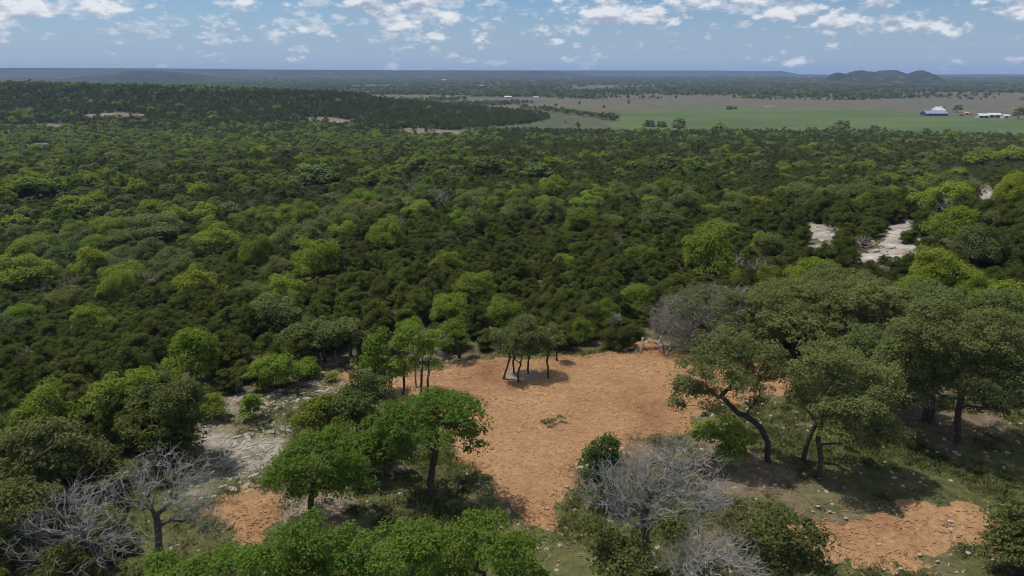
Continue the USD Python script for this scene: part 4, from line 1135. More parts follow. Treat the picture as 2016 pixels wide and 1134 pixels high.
# which kind grows where
dist = np.hypot(wx, wy)
f1 = fbm2(wx, wy, 1 / 34., 54); f2 = fbm2(wx, wy, 1 / 90., 55); u = RNG.uniform(size=len(wx))
leftish = smooth01((900 - ppx) / 900)
oakiness = 0.06 + 1.15 * np.clip(f1 - 0.50, 0, 1) + 0.9 * np.clip(f2 - 0.52, 0, 1) + 0.10 * leftish * (zone < 2) + 0.10 * (zone == 1)
oakiness *= np.where(zone == 2, np.where(wz > -1, 1.3, np.where(ppx < 380, 0.45, 0.06)), 1.0)
oakiness *= np.interp(dist, [40, 105, 125, 150, 230, 300, 420, 560], [0.04, 0.06, 0.35, 0.8, 0.8, 0.45, 0.6, 0.6]) * np.where((ppx < 420) & (dist > 125), 1.4, 1.0) * np.where((ppx > 950) & (dist > 190), 0.4, 1.0)
kind = np.full(len(wx), 'juniper', dtype=object)
isoak = u < oakiness
kk = RNG.uniform(size=len(wx)) + 0.35 * (fbm2(wx, wy, 1 / 45., 56) - 0.5)
kind[isoak & (kk < 0.30)] = 'oak'
kind[isoak & (kk >= 0.30) & (kk < 0.46)] = 'lime'
kind[isoak & (kk >= 0.46) & (kk < 0.74)] = 'blueoak'
kind[isoak & (kk >= 0.74)] = 'liveoak'
kind[(u > 0.982)] = 'bare'
kind[LOW] = 'juniper'
isoak &= ~LOW
# two oaks need more room than two junipers: thin out oaks that crowd each other
oi = np.where(isoak & (kind != 'bare'))[0]
tree = cKDTree(np.stack([wx[oi], wy[oi]], -1))
dead = np.zeros(len(wx), bool)
for a, b in tree.query_pairs(4.2):
    if not dead[oi[a]]:
        dead[oi[b]] = True
wx, wy, wz, zone, kind, dist, ppx, ppy, LOW = (a[~dead] for a in (wx, wy, wz, zone, kind, dist, ppx, ppy, LOW))
SMALL = np.where(dist < 110, 0.78, 1.0)
W = SMALL * np.where(kind == 'juniper', RNG.uniform(2.5, 4.7, len(wx)), np.where(kind == 'bare', RNG.uniform(3.5, 5.5, len(wx)), RNG.uniform(4.6, 8.0, len(wx))))
W *= np.where(zone == 2, 1.3, np.where(zone == 1, 1.12, 1.0))
Hs = RNG.uniform(0.75, 1.12, len(wx)) * np.where(W > 8, 0.85, 1.0)
W = np.where(LOW, np.clip(W, 2.6, 4.0), W)
Hs = np.where(LOW, 0.6, Hs)
visible = (ppx > -60) & (ppx < 2076)
PRO_INDEX = {}
LANDMARKS += [(1770, 480, 'pale rocky track on the right shoulder'), (1610, 455, 'small bare patch left of the rocky track'), (1940, 385, 'upper rocky patch at the right'), (75, 288, 'small tan glade at the far left'), (660, 238, 'tan glade under the ridge'), (850, 260, 'tan glade at the foot of the ridge nose')]
LANDMARKS = [l for l in LANDMARKS if len(l[2].split()) <= 9]
LXY = cKDTree(np.array([(l[0], l[1] * 1.6) for l in LANDMARKS]))
SHORT = {'juniper': 'dark olive juniper', 'oak': 'light green oak', 'lime': 'yellow-green oak', 'blueoak': 'blue-green oak', 'liveoak': 'grey-green live oak', 'bare': 'bare grey tree'}
ORD = ['', 'second ', 'third ', 'fourth ', 'fifth ', 'sixth ', 'seventh ', 'eighth ', 'ninth ', 'tenth ', 'eleventh ', 'twelfth ', 'thirteenth ', 'fourteenth ', 'fifteenth ', 'sixteenth ']


def describe(kind_, idx):
    """A label for each tree: where it stands beside the nearest thing one can find, and how manyth it is there."""
    tx, ty = project(wx[idx], wy[idx], wz[idx] + 3)
    dd, near_ = LXY.query(np.stack([tx, ty * 1.6], -1))
    groups_ = {}
    for n_, j in enumerate(idx):
        lx, ly, text = LANDMARKS[near_[n_]]
        dx, dy = tx[n_] - lx, ty[n_] - ly
        rel = ('left of' if dx < 0 else 'right of') if abs(dx) > 1.3 * abs(dy) else ('above' if dy < 0 else 'below')
        groups_.setdefault((near_[n_], rel), []).append((dd[n_], j, text))
    out = {}
    for (_, rel), members in groups_.items():
        for r_, (_, j, text) in enumerate(sorted(members)):
            if r_ < len(ORD):
                out[j] = f'{ORD[r_]}{SHORT[kind_]} {rel} the {text}'
    return out


for k in KIND_NAME:
    i = np.where((kind == k))[0]
    i = i[np.argsort(dist[i] + 1e4 * ~visible[i])]
    named = describe(k, i[:290])
    taken = [j for j in i[:290] if j in named]
    for j in taken:
        place(k, wx[j], wy[j], wz[j], W[j], Hs[j], named[j], KIND_GROUP[k], RNG)
    PRO_INDEX[k] = np.array([j for j in i if j not in named], int)


def instancer(name, label, proto_paths, index, P, rotz, S, kind='stuff'):
    path = numbered(name)
    pi = UsdGeom.PointInstancer.Define(stage, path)
    for p in proto_paths:
        x = UsdGeom.Xform.Define(stage, f'{path}/kinds/{p.rsplit("/", 1)[1]}')
        x.GetPrim().GetReferences().AddInternalReference(p)
        pi.GetPrototypesRel().AddTarget(x.GetPath())
    pi.CreateProtoIndicesAttr(Vt.IntArray.FromNumpy(np.asarray(index, np.int32)))
    pi.CreatePositionsAttr(Vt.Vec3fArray.FromNumpy(np.asarray(P, np.float32)))
    pi.CreateScalesAttr(Vt.Vec3fArray.FromNumpy(np.asarray(S, np.float32)))
    h = np.radians(rotz) / 2
    rot = rotz if np.ndim(rotz) == 2 else np.stack([np.cos(h), 0 * h, 0 * h, np.sin(h)], -1)
    pi.CreateOrientationsAttr(Vt.QuathArray([Gf.Quath(float(a), float(b), float(c), float(d)) for a, b, c, d in rot]))
    return tag(pi, label, kind=kind)


for k, label in (('juniper', 'dense dark juniper woods covering the slope and the ridge'), ('oak', 'light green oaks scattered through the far woods'), ('lime', 'yellow-green oaks scattered through the far woods'), ('blueoak', 'blue-green oaks scattered through the far woods'), ('liveoak', 'grey-green live oaks scattered through the far woods'), ('bare', 'bare grey trees scattered through the far woods')):
    i = PRO_INDEX[k]
    if not len(i):
        continue
    names = sorted({n for v in VARIANTS[k].values() for n in v})
    idx = np.array([names.index(pick(k, dist[j], RNG)) for j in i])
    s = W[i] / BASE_W[k]
    instancer({'juniper': 'juniper_woods', 'oak': 'oak_woods', 'lime': 'lime_oak_woods', 'blueoak': 'grey_oak_woods', 'liveoak': 'live_oak_woods', 'bare': 'bare_woods'}[k], label, [PROTO[n] for n in names], idx,
              np.stack([wx[i], wy[i], wz[i] - 0.1], -1), RNG.uniform(0, 360, len(i)), np.stack([s, s, s * Hs[i]], -1))

# ---------------------------------------------------------------- scrub on the plain
def scrub_density(x, y):
    b = meshkit.fbm(np.stack([x / 260, y / 150, np.ones_like(x)], -1), 4, 32)
    big = meshkit.fbm(np.stack([x / 700, y / 330, np.full_like(x, 4.0)], -1), 4, 33)
    return np.clip((b - 0.46) / 0.16, 0, 1) * 0.8 + np.clip((big - 0.5) / 0.12, 0, 1) * 0.5


sx, sy, ss = [], [], []
for (ya, yb, step, size) in ((640, 1500, 9.0, 6.0), (1500, 2600, 13.0, 8.5), (2600, 4600, 24.0, 14.0), (4600, 8000, 60.0, 26.0)):
    X, Y = jitter_grid(-0.88 * yb, 0.88 * yb, ya, yb, step, RNG)
    m = in_view(X, Y, 0.8)
    X, Y = X[m], Y[m]
    px, py = project(X, Y, np.full(len(X), -30.0))
    dens = scrub_density(X, Y)
    dens *= smooth01((py * -1 + np.interp(px, [700, 1000, 1150, 1240, 1500, 1700, 2016], [235, 206, 196, 192, 194, 197, 204])) / 6 + 0.5) * 0.95 + 0.02 * (px < 1190)
    dens = np.where(Y > 3000, np.maximum(dens, 0.55), dens)
    m = (RNG.uniform(size=len(X)) < dens) & ~shapely.contains(FIELD.buffer(10), shapely.points(X, Y)) & ~((G(X, Y) > -28) & (Y < 1100))
    sx.append(X[m]); sy.append(Y[m]); ss.append(np.full(m.sum(), size) * RNG.uniform(0.6, 1.5, m.sum()))
sx, sy, ss = map(np.concatenate, (sx, sy, ss))
names = ['juniper_far_a', 'juniper_far_b', 'liveoak_far_a', 'oak_far_a']
print('scrub', len(sx), 'woods', len(wx))
s = ss / 5.5
instancer('scrub_trees', 'scattered scrub trees dotting the far plain', [PROTO[n] for n in names], RNG.choice(4, len(sx), p=[0.4, 0.25, 0.25, 0.1]), np.stack([sx, sy, G(sx, sy) - 0.2], -1), RNG.uniform(0, 360, len(sx)), np.stack([s, s, s * np.where(sy > 2600, 0.55, 0.85)], -1))

# single trees on the pasture and beside the field
n = 0
ROW_ORD = 'first second third fourth fifth sixth seventh eighth ninth tenth eleventh twelfth thirteenth fourteenth fifteenth sixteenth seventeenth eighteenth nineteenth twentieth twenty-first twenty-second twenty-third twenty-fourth twenty-fifth'.split()
row = [(1030 + i * 7.4 + RNG.uniform(-2, 2), np.interp(1030 + i * 7.4, [1030, 1100, 1215], [214, 222, 238]) + RNG.uniform(-1.2, 1.2)) for i in range(25)]
for px, py in row:
    q = at(px, py)
    place('liveoak' if n % 3 else 'juniper', q[0], q[1], q[2], RNG.uniform(8, 12), 0.85, ROW_ORD[n] + ' tree from the left in the row beside the green field', 'trees in the row beside the field', RNG)
    n += 1
for px, py, w, kind_, label in ((1436, 216, 14, 'liveoak', 'larger tree of the pair at the far edge of the green field'), (1447, 215, 9, 'liveoak', 'smaller tree of the pair at the far edge of the green field'),
                                (1278, 250, 26, 'liveoak', 'tree on the near field edge, left one of three'), (1303, 251, 22, 'liveoak', 'tree on the near field edge, low middle one of three'),
                                (1335, 252, 34, 'liveoak', 'tall tree on the near field edge, right one of three'), (1417, 256, 32, 'oak', 'lone tree on the near field edge, right of the three'),
                                (1884, 222, 16, 'liveoak', 'dark round tree between the blue barn and the sheds'), (2004, 235, 24, 'liveoak', 'large dark tree right of the farm sheds'), (1858, 219, 9, 'liveoak', 'small tree just behind the white house'),
                                (1189, 213, 7, 'juniper', 'lone bush on the tan pasture, near its dark band'), (1238, 204, 8, 'juniper', 'lone bush on the upper tan pasture'), (1141, 205, 7, 'juniper', 'lone bush on the upper left of the tan pasture'),
                                (1720, 261, 24, 'liveoak', 'rounded tree poking above the woods at the field edge'), (1740, 258, 10, 'juniper', 'small spiky tree above the woods at the field edge'), (1820, 264, 20, 'liveoak', 'bushy tree on the field edge further right'),
                                (1655, 258, 34, 'liveoak', 'wide tree on the field edge behind the right woods')):
    q = at(px, py)
    W_ = w * np.linalg.norm(q) / FPX
    place(kind_, q[0], q[1], q[2] - (0.22 * W_ if 'edge' in label else 0), W_, 0.95, label, None, RNG)


# ---------------------------------------------------------------- farm and far buildings
def box(sx_, sy_, sz_, c=(0, 0, 0)):
    return trimesh.creation.box([sx_, sy_, sz_], transform=trimesh.transformations.translation_matrix(c))


def gable(L, Wd, eave, ridge, overhang=0.5, thick=0.25):
    """Roof of two slabs, ridge along x."""
    y = Wd / 2 + overhang
    rise = (ridge - eave) * y / (Wd / 2)
    pts = [(-y, ridge - rise), (0, ridge), (y, ridge - rise), (y, ridge - rise + thick), (0, ridge + thick), (-y, ridge - rise + thick)]
    p = trimesh.creation.extrude_polygon(Polygon(pts), L + 2 * overhang, engine='earcut')
    v = p.vertices.copy()
    p.vertices = np.stack([v[:, 2] - L / 2 - overhang, v[:, 0], v[:, 1]], -1)
    p.fix_normals()
    return p


def wall_shell(L, Wd, eave, ridge):
    pts = [(-Wd / 2, -0.4), (Wd / 2, -0.4), (Wd / 2, eave), (0, ridge - 0.02), (-Wd / 2, eave)]
    p = trimesh.creation.extrude_polygon(Polygon(pts), L, engine='earcut')
    v = p.vertices.copy()
    p.vertices = np.stack([v[:, 2] - L / 2, v[:, 0], v[:, 1]], -1)
    p.fix_normals()
    return p


def building(name, label, category, px, py, L, Wd, eave, ridge, wall, roof, rot=0.0, doors=(), windows=(), extra=None, dark='dark_opening', loc=None):
    q = at(px, py) if loc is None else np.array(loc)
    t = thing(name, label, category, q, rot)
    obj('wall', wall_shell(L, Wd, eave, ridge), M[wall], t)
    obj('roof', gable(L, Wd, eave, ridge), M[roof], t)
    for (x, w, h) in doors:
        obj('door', box(w, 0.16, h, (x, -Wd / 2 - 0.06, h / 2)), M[dark], t)
    for (x, w, h, z) in windows:
        f = obj('window', box(w, 0.14, h, (x, -Wd / 2 - 0.05, z)), M['white_paint'], t)
        obj('pane', box(w * 0.8, 0.06, h * 0.8, (x, -Wd / 2 - 0.15, z)), M[dark], f)
    return t


M['blue_metal'] = simple('blue_metal', (0.05, 0.075, 0.15), 0.5)
M['blue_roof'] = simple('pale_blue_roof', (0.24, 0.29, 0.40), 0.45)
M['white_metal'] = simple('white_metal_roof', (0.56, 0.57, 0.58), 0.5)
M['white_paint'] = simple('white_paint', (0.55, 0.54, 0.53), 0.6)
M['tan_paint'] = simple('tan_paint', (0.48, 0.36, 0.24), 0.7)
M['grey_metal'] = simple('grey_metal', (0.38, 0.40, 0.42), 0.4)
M['red_paint'] = simple('red_paint', (0.34, 0.07, 0.045), 0.5)
M['dark_opening'] = simple('dark_opening', (0.03, 0.035, 0.045), 0.4)
M['tyre'] = simple('black_rubber', (0.03, 0.03, 0.03), 0.8)
building('barn', 'long blue metal barn with a pale blue roof on the green field', 'barn', 1838, 228, 28, 13, 3.0, 6.0, 'blue_metal', 'blue_roof', 4, doors=[(-9, 3.6, 3.4), (-3, 3.6, 3.4), (3, 3.6, 3.4), (9, 3.6, 3.4)])
building('farm_house', 'white-roofed farm house just behind the blue barn', 'house', 1845, 221, 17, 10, 2.8, 5.0, 'white_paint', 'white_metal', 3, doors=[(0, 1.2, 2.2)], windows=[(-5, 1.6, 1.3, 1.7), (5, 1.6, 1.3, 1.7)])
building('garage', 'small white-roofed building behind the farm house', 'house', 1846, 217.5, 11, 8, 3, 5, 'white_paint', 'white_metal', 3, doors=[(-2, 2.6, 2.3)], windows=[(3, 1.2, 1.1, 1.6)])
building('shed', 'open metal shed, left of the two pale sheds', 'shed', 1933, 232, 11, 9, 2.8, 5.0, 'grey_metal', 'white_metal', -6, doors=[(-2.6, 3.4, 2.5), (2.4, 3.4, 2.5)])
building('shed', 'pale metal shed with dark front, right of the two pale sheds', 'shed', 1955, 231, 14, 8, 3.0, 5.0, 'grey_metal', 'white_metal', -4, doors=[(-3.6, 4.4, 2.7), (3.2, 5, 2.7)])
building('shed', 'small white shed left of the large dark farm tree', 'shed', 1978, 232.5, 8, 6, 2.7, 4.0, 'white_paint', 'white_metal', 5, doors=[(0, 2.4, 2.2)])
building('shed', 'small tan shed between the round tree and the pale sheds', 'shed', 1901, 226, 6, 4, 2.4, 3.4, 'tan_paint', 'tan_paint', 10, doors=[(0, 1.6, 2.0)])


def vehicle(name, label, category, px, py, body, rot):
    q = at(px, py)
    t = thing(name, label, category, q, rot)
    obj('body', trimesh.util.concatenate([box(5.2, 1.9, 0.75, (0, 0, 0.85)), box(0.5, 1.85, 0.1, (2.45, 0, 0.55))]), M[body], t)
    cab = box(2.4, 1.7, 0.75, (-0.2, 0, 1.56)); cab.vertices[cab.vertices[:, 2] > 1.6, 0] *= 0.75
    obj('cab', cab, M[body], t)
    win = box(2.0, 1.74, 0.42, (-0.2, 0, 1.60)); win.vertices[win.vertices[:, 2] > 1.6, 0] *= 0.85
    obj('window', win, M['dark_opening'], t)
    for x in (-1.7, 1.7):
        for y in (-0.86, 0.86):
            c = trimesh.creation.cylinder(0.4, 0.26, sections=14)
            c.apply_transform(trimesh.transformations.rotation_matrix(math.pi / 2, [1, 0, 0])); c.apply_translation([x, y, 0.4])
            obj('wheel', c, M['tyre'], t)


vehicle('pickup_truck', 'red pickup parked near the small tan shed', 'truck', 1912, 227, 'red_paint', 20)
vehicle('pickup_truck', 'white pickup parked right of the red one', 'truck', 1917, 228.5, 'white_paint', -30)
vehicle('pickup_truck', 'dark pickup parked right of the round farm tree', 'truck', 1893, 228, 'dark_opening', 8)
for px, py, L, label in ((802, 159, 27, 'far white building on the plain, leftmost of the pair below the mast'), (874, 160, 38, 'far long white building right of the mast'), (985, 155.5, 48, 'far white building in the dark wooded band'),
                         (952, 171, 24, 'far white-roofed building on the pale plain'), (1055, 193, 11, 'white house among trees left of the green field'), (1000, 193, 15, 'low white building in the dark tree belt'), (1592, 153, 40, 'tiny white building far off left of the rocky hills')):
    building('far_building', label, 'building', px, py, L, L * 0.45, L * 0.16, L * 0.27, 'white_paint', 'white_metal', 4, doors=[(0, L * 0.12, L * 0.11)], windows=[(-L * 0.3, L * 0.1, L * 0.06, L * 0.09), (L * 0.3, L * 0.1, L * 0.06, L * 0.09)])
building('far_building', 'tiny reddish building on the plain beyond the ridge', 'building', 716, 155, 26, 14, 6, 9, 'red_paint', 'tan_paint', 0, doors=[(0, 4, 4)])
# lattice mast on the horizon
q = on_plane(806, 150, 5300)
t = thing('radio_mast', 'thin lattice mast on the far horizon left of centre', 'mast', (q[0], 5300, -30))
legs, braces = [], []
for k in range(3):
    a = k * 2 * math.pi / 3
    legs.append(trimesh.creation.cylinder(0.25, segment=[[1.4 * math.cos(a), 1.4 * math.sin(a), 0], [0.9 * math.cos(a), 0.9 * math.sin(a), 96]], sections=6))
    a2 = (k + 1) * 2 * math.pi / 3
    for z in range(0, 94, 4):
        braces.append(trimesh.creation.cylinder(0.1, segment=[[1.3 * math.cos(a), 1.3 * math.sin(a), z], [1.3 * math.cos(a2), 1.3 * math.sin(a2), z + 4]], sections=4))
for l in legs:
    obj('leg', l, M['grey_metal'], t)
obj('bracing', trimesh.util.concatenate(braces), M['grey_metal'], t)

# ---------------------------------------------------------------- wire fence
fa, fb = at(545, 752), at(742, 702)
t = thing('wire_fence', 'dark wire fence along the far side of the pale slope', 'fence', fa)
nseg = 7
pts = [fa + (fb - fa) * k / nseg for k in range(nseg + 1)]
pts = [np.array([p[0], p[1], float(G(p[0], p[1]))]) - fa for p in pts]
for k, p in enumerate(pts):
    r = 0.10 if k == 6 else 0.05
    obj('post', trimesh.creation.cylinder(r, segment=[p + [0, 0, -0.3], p + [0.02 * (k % 3), 0, 1.5 + (0.15 if k == 6 else 0)]], sections=8), M['deaddark'], t)
for h in (0.2, 0.42, 0.64, 0.86, 1.08, 1.32):
    segs = [trimesh.creation.cylinder(0.011, segment=[a + [0, 0, h], b + [0, 0, h]], sections=4) for a, b in zip(pts[:-1], pts[1:])]
    obj('wire', trimesh.util.concatenate(segs), M['dark_opening'], t)


# ---------------------------------------------------------------- brush pile, stumps, logs, sticks, stones
def rock_mesh(rng, s, flat=0.5):
    m = trimesh.creation.icosphere(subdivisions=1)
    v = m.vertices * (1 + 0.5 * (meshkit.noise(m.vertices * 1.3 + rng.uniform(0, 99, 3), 2)[:, None] - 0.5)) * np.array([1, rng.uniform(0.6, 0.9), flat])
    return v * s, m.faces


def stick(a, b, r, rng, n=5, taper=0.5, sides=6):
    a, b = np.array(a, float), np.array(b, float)
    L = np.linalg.norm(b - a)
    p = [a + (b - a) * k / n + (rng.normal(size=3) * L * 0.03 if 0 < k < n else 0) for k in range(n + 1)]
    nodes = np.array(p); par = np.arange(-1, n)
    rad = r * np.linspace(1, taper, n + 1)
    v, f = tubes(nodes, par, rad, sides=sides, thin=0)
    # end caps
    caps = []
    hull = []
    for end, k in ((a, 0), (b, n)):
        t_ = unit((b - a)[None])[0]
        e = unit(np.cross(t_, [0.3, 0.2, 1.0])[None])[0]; g = np.cross(t_, e)
        th = np.arange(sides) * 2 * np.pi / sides
        ringv = end + rad[k] * (np.cos(th)[:, None] * e + np.sin(th)[:, None] * g)
        caps.append((np.vstack([ringv, end[None]]), np.array([[i, (i + 1) % sides, sides] for i in range(sides)])))
    return join([(v, f)] + caps)


DET = np.random.default_rng(23)
q = at(1288, 692)
heap = trimesh.creation.icosphere(subdivisions=4)
hv = heap.vertices * [1.9, 0.75, 0.55]
hv = hv * (1 + 0.5 * (meshkit.fbm(hv * 1.6, 4, 3)[:, None] - 0.5)) + 0.28 * (meshkit.fbm(hv * 5, 3, 8)[:, None] - 0.5)
tag(obj('mulch_heap', (hv + q + [0, 0.9, 0], heap.faces), M['mulch'], smooth=True), 'orange heap of shredded wood under the stump posts at the far mulch edge', 'heap')
for k in range(16):
    x_, y_ = ((DET.uniform(-1.5, 1.4), DET.uniform(-0.9, -0.4)), (DET.uniform(-3.4, -2.0), DET.uniform(-0.4, 1.0)), (DET.uniform(-1.2, 0.8), DET.uniform(0.5, 1.2)), (DET.uniform(0.4, 1.5), DET.uniform(0.0, 0.6)))[k // 4]
    a_ = DET.uniform(0, np.pi); L_ = DET.uniform(0.5, 1.1)
    h0 = 0.75 * math.exp(-(x_ / 1.9) ** 2 - ((y_ - 0.9) / 1.1) ** 2) + 0.06
    d_ = np.array([math.cos(a_) * L_, math.sin(a_) * L_ * 0.6, DET.uniform(-0.1, 0.6)])
    c_ = np.array([q[0] + x_, q[1] + y_, float(G(q[0] + x_, q[1] + y_)) + h0])
    tag(obj('brush_piece', stick(c_ - d_ * 0.4, c_ + d_ * 0.6, DET.uniform(0.035, 0.085), DET), M[('branch', 'pale_wood', 'branch', 'deaddark')[k % 4]]),
        ('reddish split piece', 'pale grey piece', 'orange split piece', 'dark broken piece')[k % 4] + (' of wood low in front of the brush pile', ' of wood at the left end of the brush pile', ' of wood on top of the brush pile', ' of wood near the stumps of the brush pile')[k // 4], 'wood', 'loose wood of the brush pile')
for px, py, dx, hgt, r, mat, label in ((1262, 690, 0.1, 1.15, 0.14, 'pale_wood', 'pale splintered stump post at the left of the brush pile'), (1303, 690, -0.12, 1.25, 0.15, 'pale_wood', 'tallest pale stump post at the right of the brush pile'),
                                       (1309, 692, 0.05, 0.75, 0.07, 'pale_wood', 'short pale stake just right of the tallest stump'), (1315, 692, 0.12, 0.7, 0.06, 'pale_wood', 'short pale stake at the right end of the brush pile'), (1294, 690, 0.1, 0.8, 0.09, 'pale_wood', 'short splintered stump left of the tallest one')):
    q = at(px, py)
    m = stick(q + [0, 0, -0.2], q + [dx, 0.05, hgt], r * 1.1, DET, 5, 0.7, 8)
    tag(obj('stump', m, M[mat]), label, 'stump')
for (a, b, r, mat, label) in (((1228, 692), (1250, 684), 0.16, 'pale_wood', 'pale grey log lying at the left end of the brush pile'), ((1245, 686), (1262, 674), 0.06, 'branch', 'reddish branch sticking up in the brush pile'),
                              ((1262, 678), (1280, 680), 0.09, 'pale_wood', 'grey log across the top of the brush pile'), ((1275, 688), (1298, 682), 0.1, 'branch', 'orange split log in the middle of the brush pile'),
                              ((1238, 697), (1256, 692), 0.07, 'deaddark', 'dark thin log at the foot of the brush pile'), ((1292, 694), (1312, 695), 0.09, 'branch', 'orange split log under the tallest stump'),
                              ((1125, 908), (1152, 902), 0.05, 'branch', 'brown stick lying on the mulch left of the juniper'), ((1163, 950), (1176, 940), 0.06, 'branch', 'brown stick at the mulch edge near the dead tree'),
                              ((938, 902), (956, 898), 0.05, 'branch', 'brown stick on the mulch right of the clearing oak'), ((895, 712), (925, 708), 0.07, 'branch', 'orange branch at the far left edge of the mulch'),
                              ((885, 700), (905, 690), 0.05, 'branch', 'reddish twig leaning at the far left edge of the mulch'), ((860, 730), (890, 722), 0.05, 'branch', 'pale branch lying near the thin stems')):
    qa, qb = at(*a), at(*b)
    if np.linalg.norm(qb - qa) > 2.4:
        qb = qa + (qb - qa) / np.linalg.norm(qb - qa) * 2.2
    up_ = 0.55 if 'sticking' in label or 'top' in label or 'leaning' in label else 0.06
    tag(obj('log' if r > 0.08 else 'branch', stick(qa + [0, 0, r * 0.6], qb + [0, 0, r * 0.6 + up_], r, DET), M[mat]), label, 'log' if r > 0.08 else 'branch')

# broken rock on the pale track
RUB = [[], []]
for poly in PATHS:
    ax0, ay0, ax1, ay1 = poly.buffer(1.5).bounds
    P_ = np.stack([DET.uniform(ax0, ax1, 400), DET.uniform(ay0, ay1, 400)], -1)
    P_ = P_[shapely.contains_xy(poly.buffer(1.2), P_[:, 0], P_[:, 1])][:90]
    RUB[0].append(P_)
RUB = np.vstack(RUB[0])

# white stones one can see singly
stones = [(1033, 826, .30, 'white stone, largest beside the weeds in the mulch'), (1043, 823, .15, 'small white stone up right of the largest one in the mulch'), (1050, 828, .2, 'white stone between the largest one and the weeds'), (1047, 841, .18, 'white stone on the grey soil below the weeds'),
          (1055, 861, .2, 'white stone on the mulch below the grey soil'), (1092, 894, .22, 'white stone alone in the middle of the lower mulch'), (1116, 961, .25, 'white stone on the mulch edge left of the dead tree'), (1125, 965, .16, 'small white stone beside the one on the mulch edge'),
          (910, 880, .24, 'white stone right of the clearing oak crown'), (862, 742, .35, 'flat white stone near the thin stems'), (828, 772, .3, 'pale stone at the foot of the thin stems'), (1078, 1003, .2, 'pale stone low on the mulch tongue'),
          (1090, 818, .28, 'pale stone above the weeds in the mulch'), (1612, 944, .3, 'white stone at the foot of the two-trunk oak'), (1845, 893, .3, 'white stone in the grass left of the stout oak'), (1730, 1075, .32, 'white stone in the lower right mulch, by its left end'),
          (1610, 1000, .28, 'white stone above the lower right mulch'), (1633, 1010, .24, 'white stone near the upper left of the lower mulch'), (1600, 1010, .22, 'white stone left of the lower right mulch'), (1665, 1023, .26, 'pale stone on the rim of the lower mulch'),
          (1810, 1095, .26, 'white stone under the lower mulch, left'), (1845, 1108, .24, 'white stone under the lower mulch, middle'), (1905, 1092, .34, 'pale grey stone under the lower mulch, right'), (1870, 1030, .4, 'flat grey stone inside the lower right mulch'),
          (1772, 1122, .24, 'white stone near the bottom edge, right side'), (1740, 1124, .2, 'white stone at the bottom edge right of the small oak'), (985, 706, .2, 'pale stone at the far mulch edge by the grove'), (1024, 770, .2, 'pale stone below the grove in the mulch')]
for px, py, s_, label in stones:
    q = at(px, py)
    t = tag(obj('stone', tuple(np.array(a) if k else np.array(a) for k, a in enumerate(rock_mesh(DET, s_ * 0.42, 0.45))), M['white_rock']), label, 'stone')
    UsdGeom.Xformable(t).AddTranslateOp().Set(Gf.Vec3d(q[0], q[1], q[2] + 0.10 * s_ + 0.07))
# limestone slabs on the slope to the left
rp = ROCK_W[0]
bx0, by0, bx1, by1 = rp.bounds
cand = np.stack([DET.uniform(bx0, bx1, 900), DET.uniform(by0, by1, 900)], -1)
cand = cand[shapely.contains_xy(rp, cand[:, 0], cand[:, 1])]
band = fbm2(cand[:, 0] * 0.35, cand[:, 1] * 1.3, 1 / 2.2, 91)
cand = cand[band > 0.46][:250]
for (x, y) in cand:
    s_ = 0.06 + 0.22 * DET.uniform() ** 2.0
    v_, f_ = rock_mesh(DET, s_, DET.uniform(0.18, 0.4))
    t = tag(obj('limestone_slab', (v_ * [1.5, 0.8, 1], f_), M['rock'], smooth=35), 'pale limestone slab bedded in the rocky slope on the left', 'rock', 'limestone slabs on the slope')
    xf = UsdGeom.Xformable(t); xf.AddTranslateOp().Set(Gf.Vec3d(x, y, float(G(x, y)) + 0.02)); xf.AddRotateZOp().Set(float(DET.normal(20, 55)))

# ---------------------------------------------------------------- stuff: chips, pebbles, grass
def proto_piece(name, mesh, mat):
    return proto(name, [('piece', mesh, mat)])


for k in range(3):
    L_, w_ = ((0.17, 0.045), (0.10, 0.06), (0.27, 0.03))[k]
    m = trimesh.creation.box([L_, w_, w_ * 0.5]); m.vertices += np.random.default_rng(k).normal(0, w_ * 0.2, m.vertices.shape)
    proto_piece(f'chip_{"abc"[k]}', (np.array(m.vertices), np.array(m.faces)), M['chip'])
for k in range(3):
    proto_piece(f'pebble_{"abc"[k]}', rock_mesh(np.random.default_rng(50 + k), 0.12, 0.55), M['rock'])


def tuft(seed, n=34, h=0.17, spread=0.22):
    rng = np.random.default_rng(seed)
    b = rng.normal(0, spread, (n, 3)); b[:, 2] = 0
    tip = b + np.stack([rng.normal(0, 0.12, n), rng.normal(0, 0.12, n), h * rng.uniform(0.5, 1.1, n)], -1)
    side = unit(rng.normal(size=(n, 3)) * [1, 1, 0]) * 0.02
    v = np.stack([b - side, b + side, tip], 1).reshape(-1, 3)
    return v, np.arange(n * 3).reshape(-1, 3)


for k in range(3):
    proto(f'tuft_{"abc"[k]}', [('piece', tuft(60 + k), M['grass'])], up_normals=True)


def rand_quat(rng, n, tilt=0.3):
    yaw = rng.uniform(0, 2 * np.pi, n); ax = rng.normal(0, tilt, n); ay = rng.normal(0, tilt * 0.5, n)
    cz, sz = np.cos(yaw / 2), np.sin(yaw / 2)
    q = np.stack([cz, ax / 2 * cz - ay / 2 * sz, ay / 2 * cz + ax / 2 * sz, sz], -1)
    return q / np.linalg.norm(q, axis=1, keepdims=True)


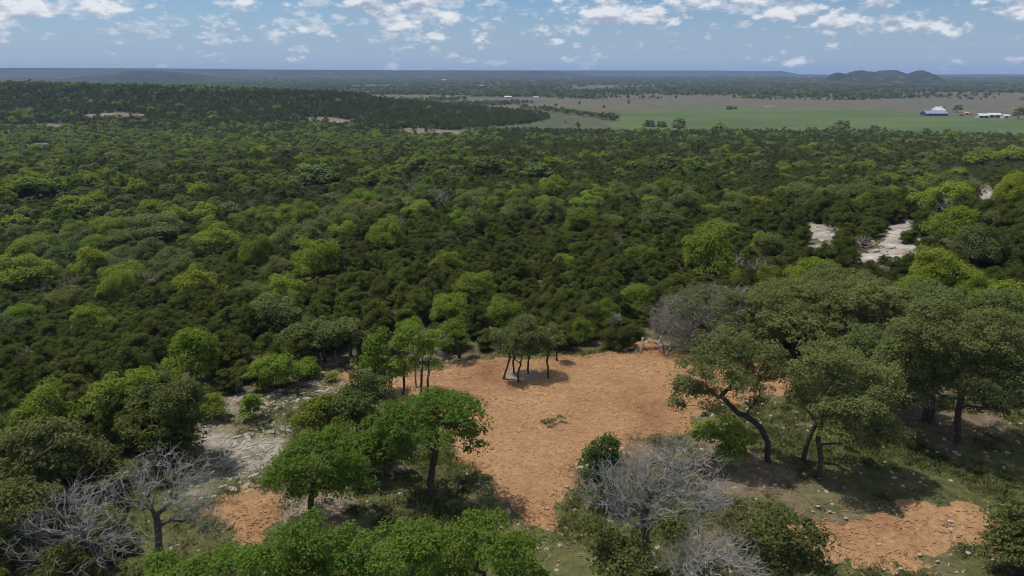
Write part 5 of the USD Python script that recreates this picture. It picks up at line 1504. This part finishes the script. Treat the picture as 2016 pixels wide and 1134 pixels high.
instancer('limestone_rubble', 'pale broken limestone littering the rocky track', [PROTO[f'pebble_{c}'] for c in 'abc'], DET.integers(0, 3, len(RUB)), np.stack([RUB[:, 0], RUB[:, 1], G(RUB[:, 0], RUB[:, 1]) + 0.1], -1), DET.uniform(0, 360, len(RUB)), (1 + 4.5 * DET.uniform(size=len(RUB))[:, None] ** 2) * [1.3, 0.9, 0.9])
N = 90000
cx, cy = DET.uniform(-30, 40, N), DET.uniform(22, 66, N)
mm = mulch_mask(cx, cy)
keepc = DET.uniform(size=N) < np.where(mm > 0.3, 0.55, np.where(mm > -3.5, 0.32 * np.exp(-np.maximum(-mm, 0) / 1.0), 0.0))
cx, cy, mm = cx[keepc], cy[keepc], mm[keepc]
sc = DET.uniform(0.5, 1.3, len(cx))[:, None] * np.ones(3)
instancer('wood_chips', 'loose orange wood chips strewn over the mulch', [PROTO[f'chip_{c}'] for c in 'abc'], DET.integers(0, 3, len(cx)), np.stack([cx, cy, G(cx, cy) + np.where(mm > 0.2, 0.10, 0.03)], -1), rand_quat(DET, len(cx)), sc)
N = 70000
cx, cy = DET.uniform(-34, 44, N), DET.uniform(20, 66, N)
z_ = G(cx, cy)
pp = project(cx, cy, z_)
mm = mulch_mask(cx, cy)
ins = shapely.contains_xy(OPEN_PX, *pp) & (mm < 1.3)
inrock = shapely.contains_xy(ROCK_W[0], cx, cy)
pn = fbm2(cx, cy, 1 / 3.5, 21)
g_ok = ins & (DET.uniform(size=N) < np.where(mm > 0, 0.35 * (1 - mm / 1.3), 1.0)) & (DET.uniform(size=N) < np.where(inrock, 0.30, 0.42) * smooth01((0.62 - pn) / 0.2))
p_ok = ins & ~g_ok & (DET.uniform(size=N) < np.where(inrock, 0.16, 0.035))
for nm, okk, label, protos, lo, hi in (('grass_tufts', g_ok, 'short green and dry grass tufts on the open hilltop', 'tuft', 0.6, 1.3), ('pebbles', p_ok, 'loose pale stones scattered over the open ground', 'pebble', 0.4, 1.5)):
    X_, Y_, Z_ = cx[okk], cy[okk], z_[okk]
    sc = DET.uniform(lo, hi, len(X_))[:, None] * np.ones(3)
    instancer(nm, label, [PROTO[f'{protos}_{c}'] for c in 'abc'], DET.integers(0, 3, len(X_)), np.stack([X_, Y_, Z_], -1), DET.uniform(0, 360, len(X_)), sc)
# weeds in the middle of the mulch
lobe_tree('weed_patch', 'low grey-green weeds growing in the middle of the mulch', 'plant', (1085, 834), [(1083, 829, 15, 6), (1072, 831, 10, 5), (1102, 824, 12, 5)], 'blueoak', r_trunk=0.02, leaf=0.11, density=0.9, clump=0.2, seed=99)

# ---------------------------------------------------------------- haze
HAZE = 0.85e-4
hz = box(30000, 17000, 1, (0, 0, 0))
v = hz.vertices.copy()
v[:, 1] += 8300
v[:, 2] = np.where(v[:, 2] > 0, 85.0, -33.5)
M['haze'] = usdkit.material(stage, LOOKS + '/haze_air', {'v': ('principled_volume', {'color': (0.45, 0.62, 0.94), 'density': HAZE, 'anisotropy': 0.0})}, [], volume='v.volume')
tag(obj('haze', (v, hz.faces), M['haze']), 'thin blue haze over the plain', kind='stuff')
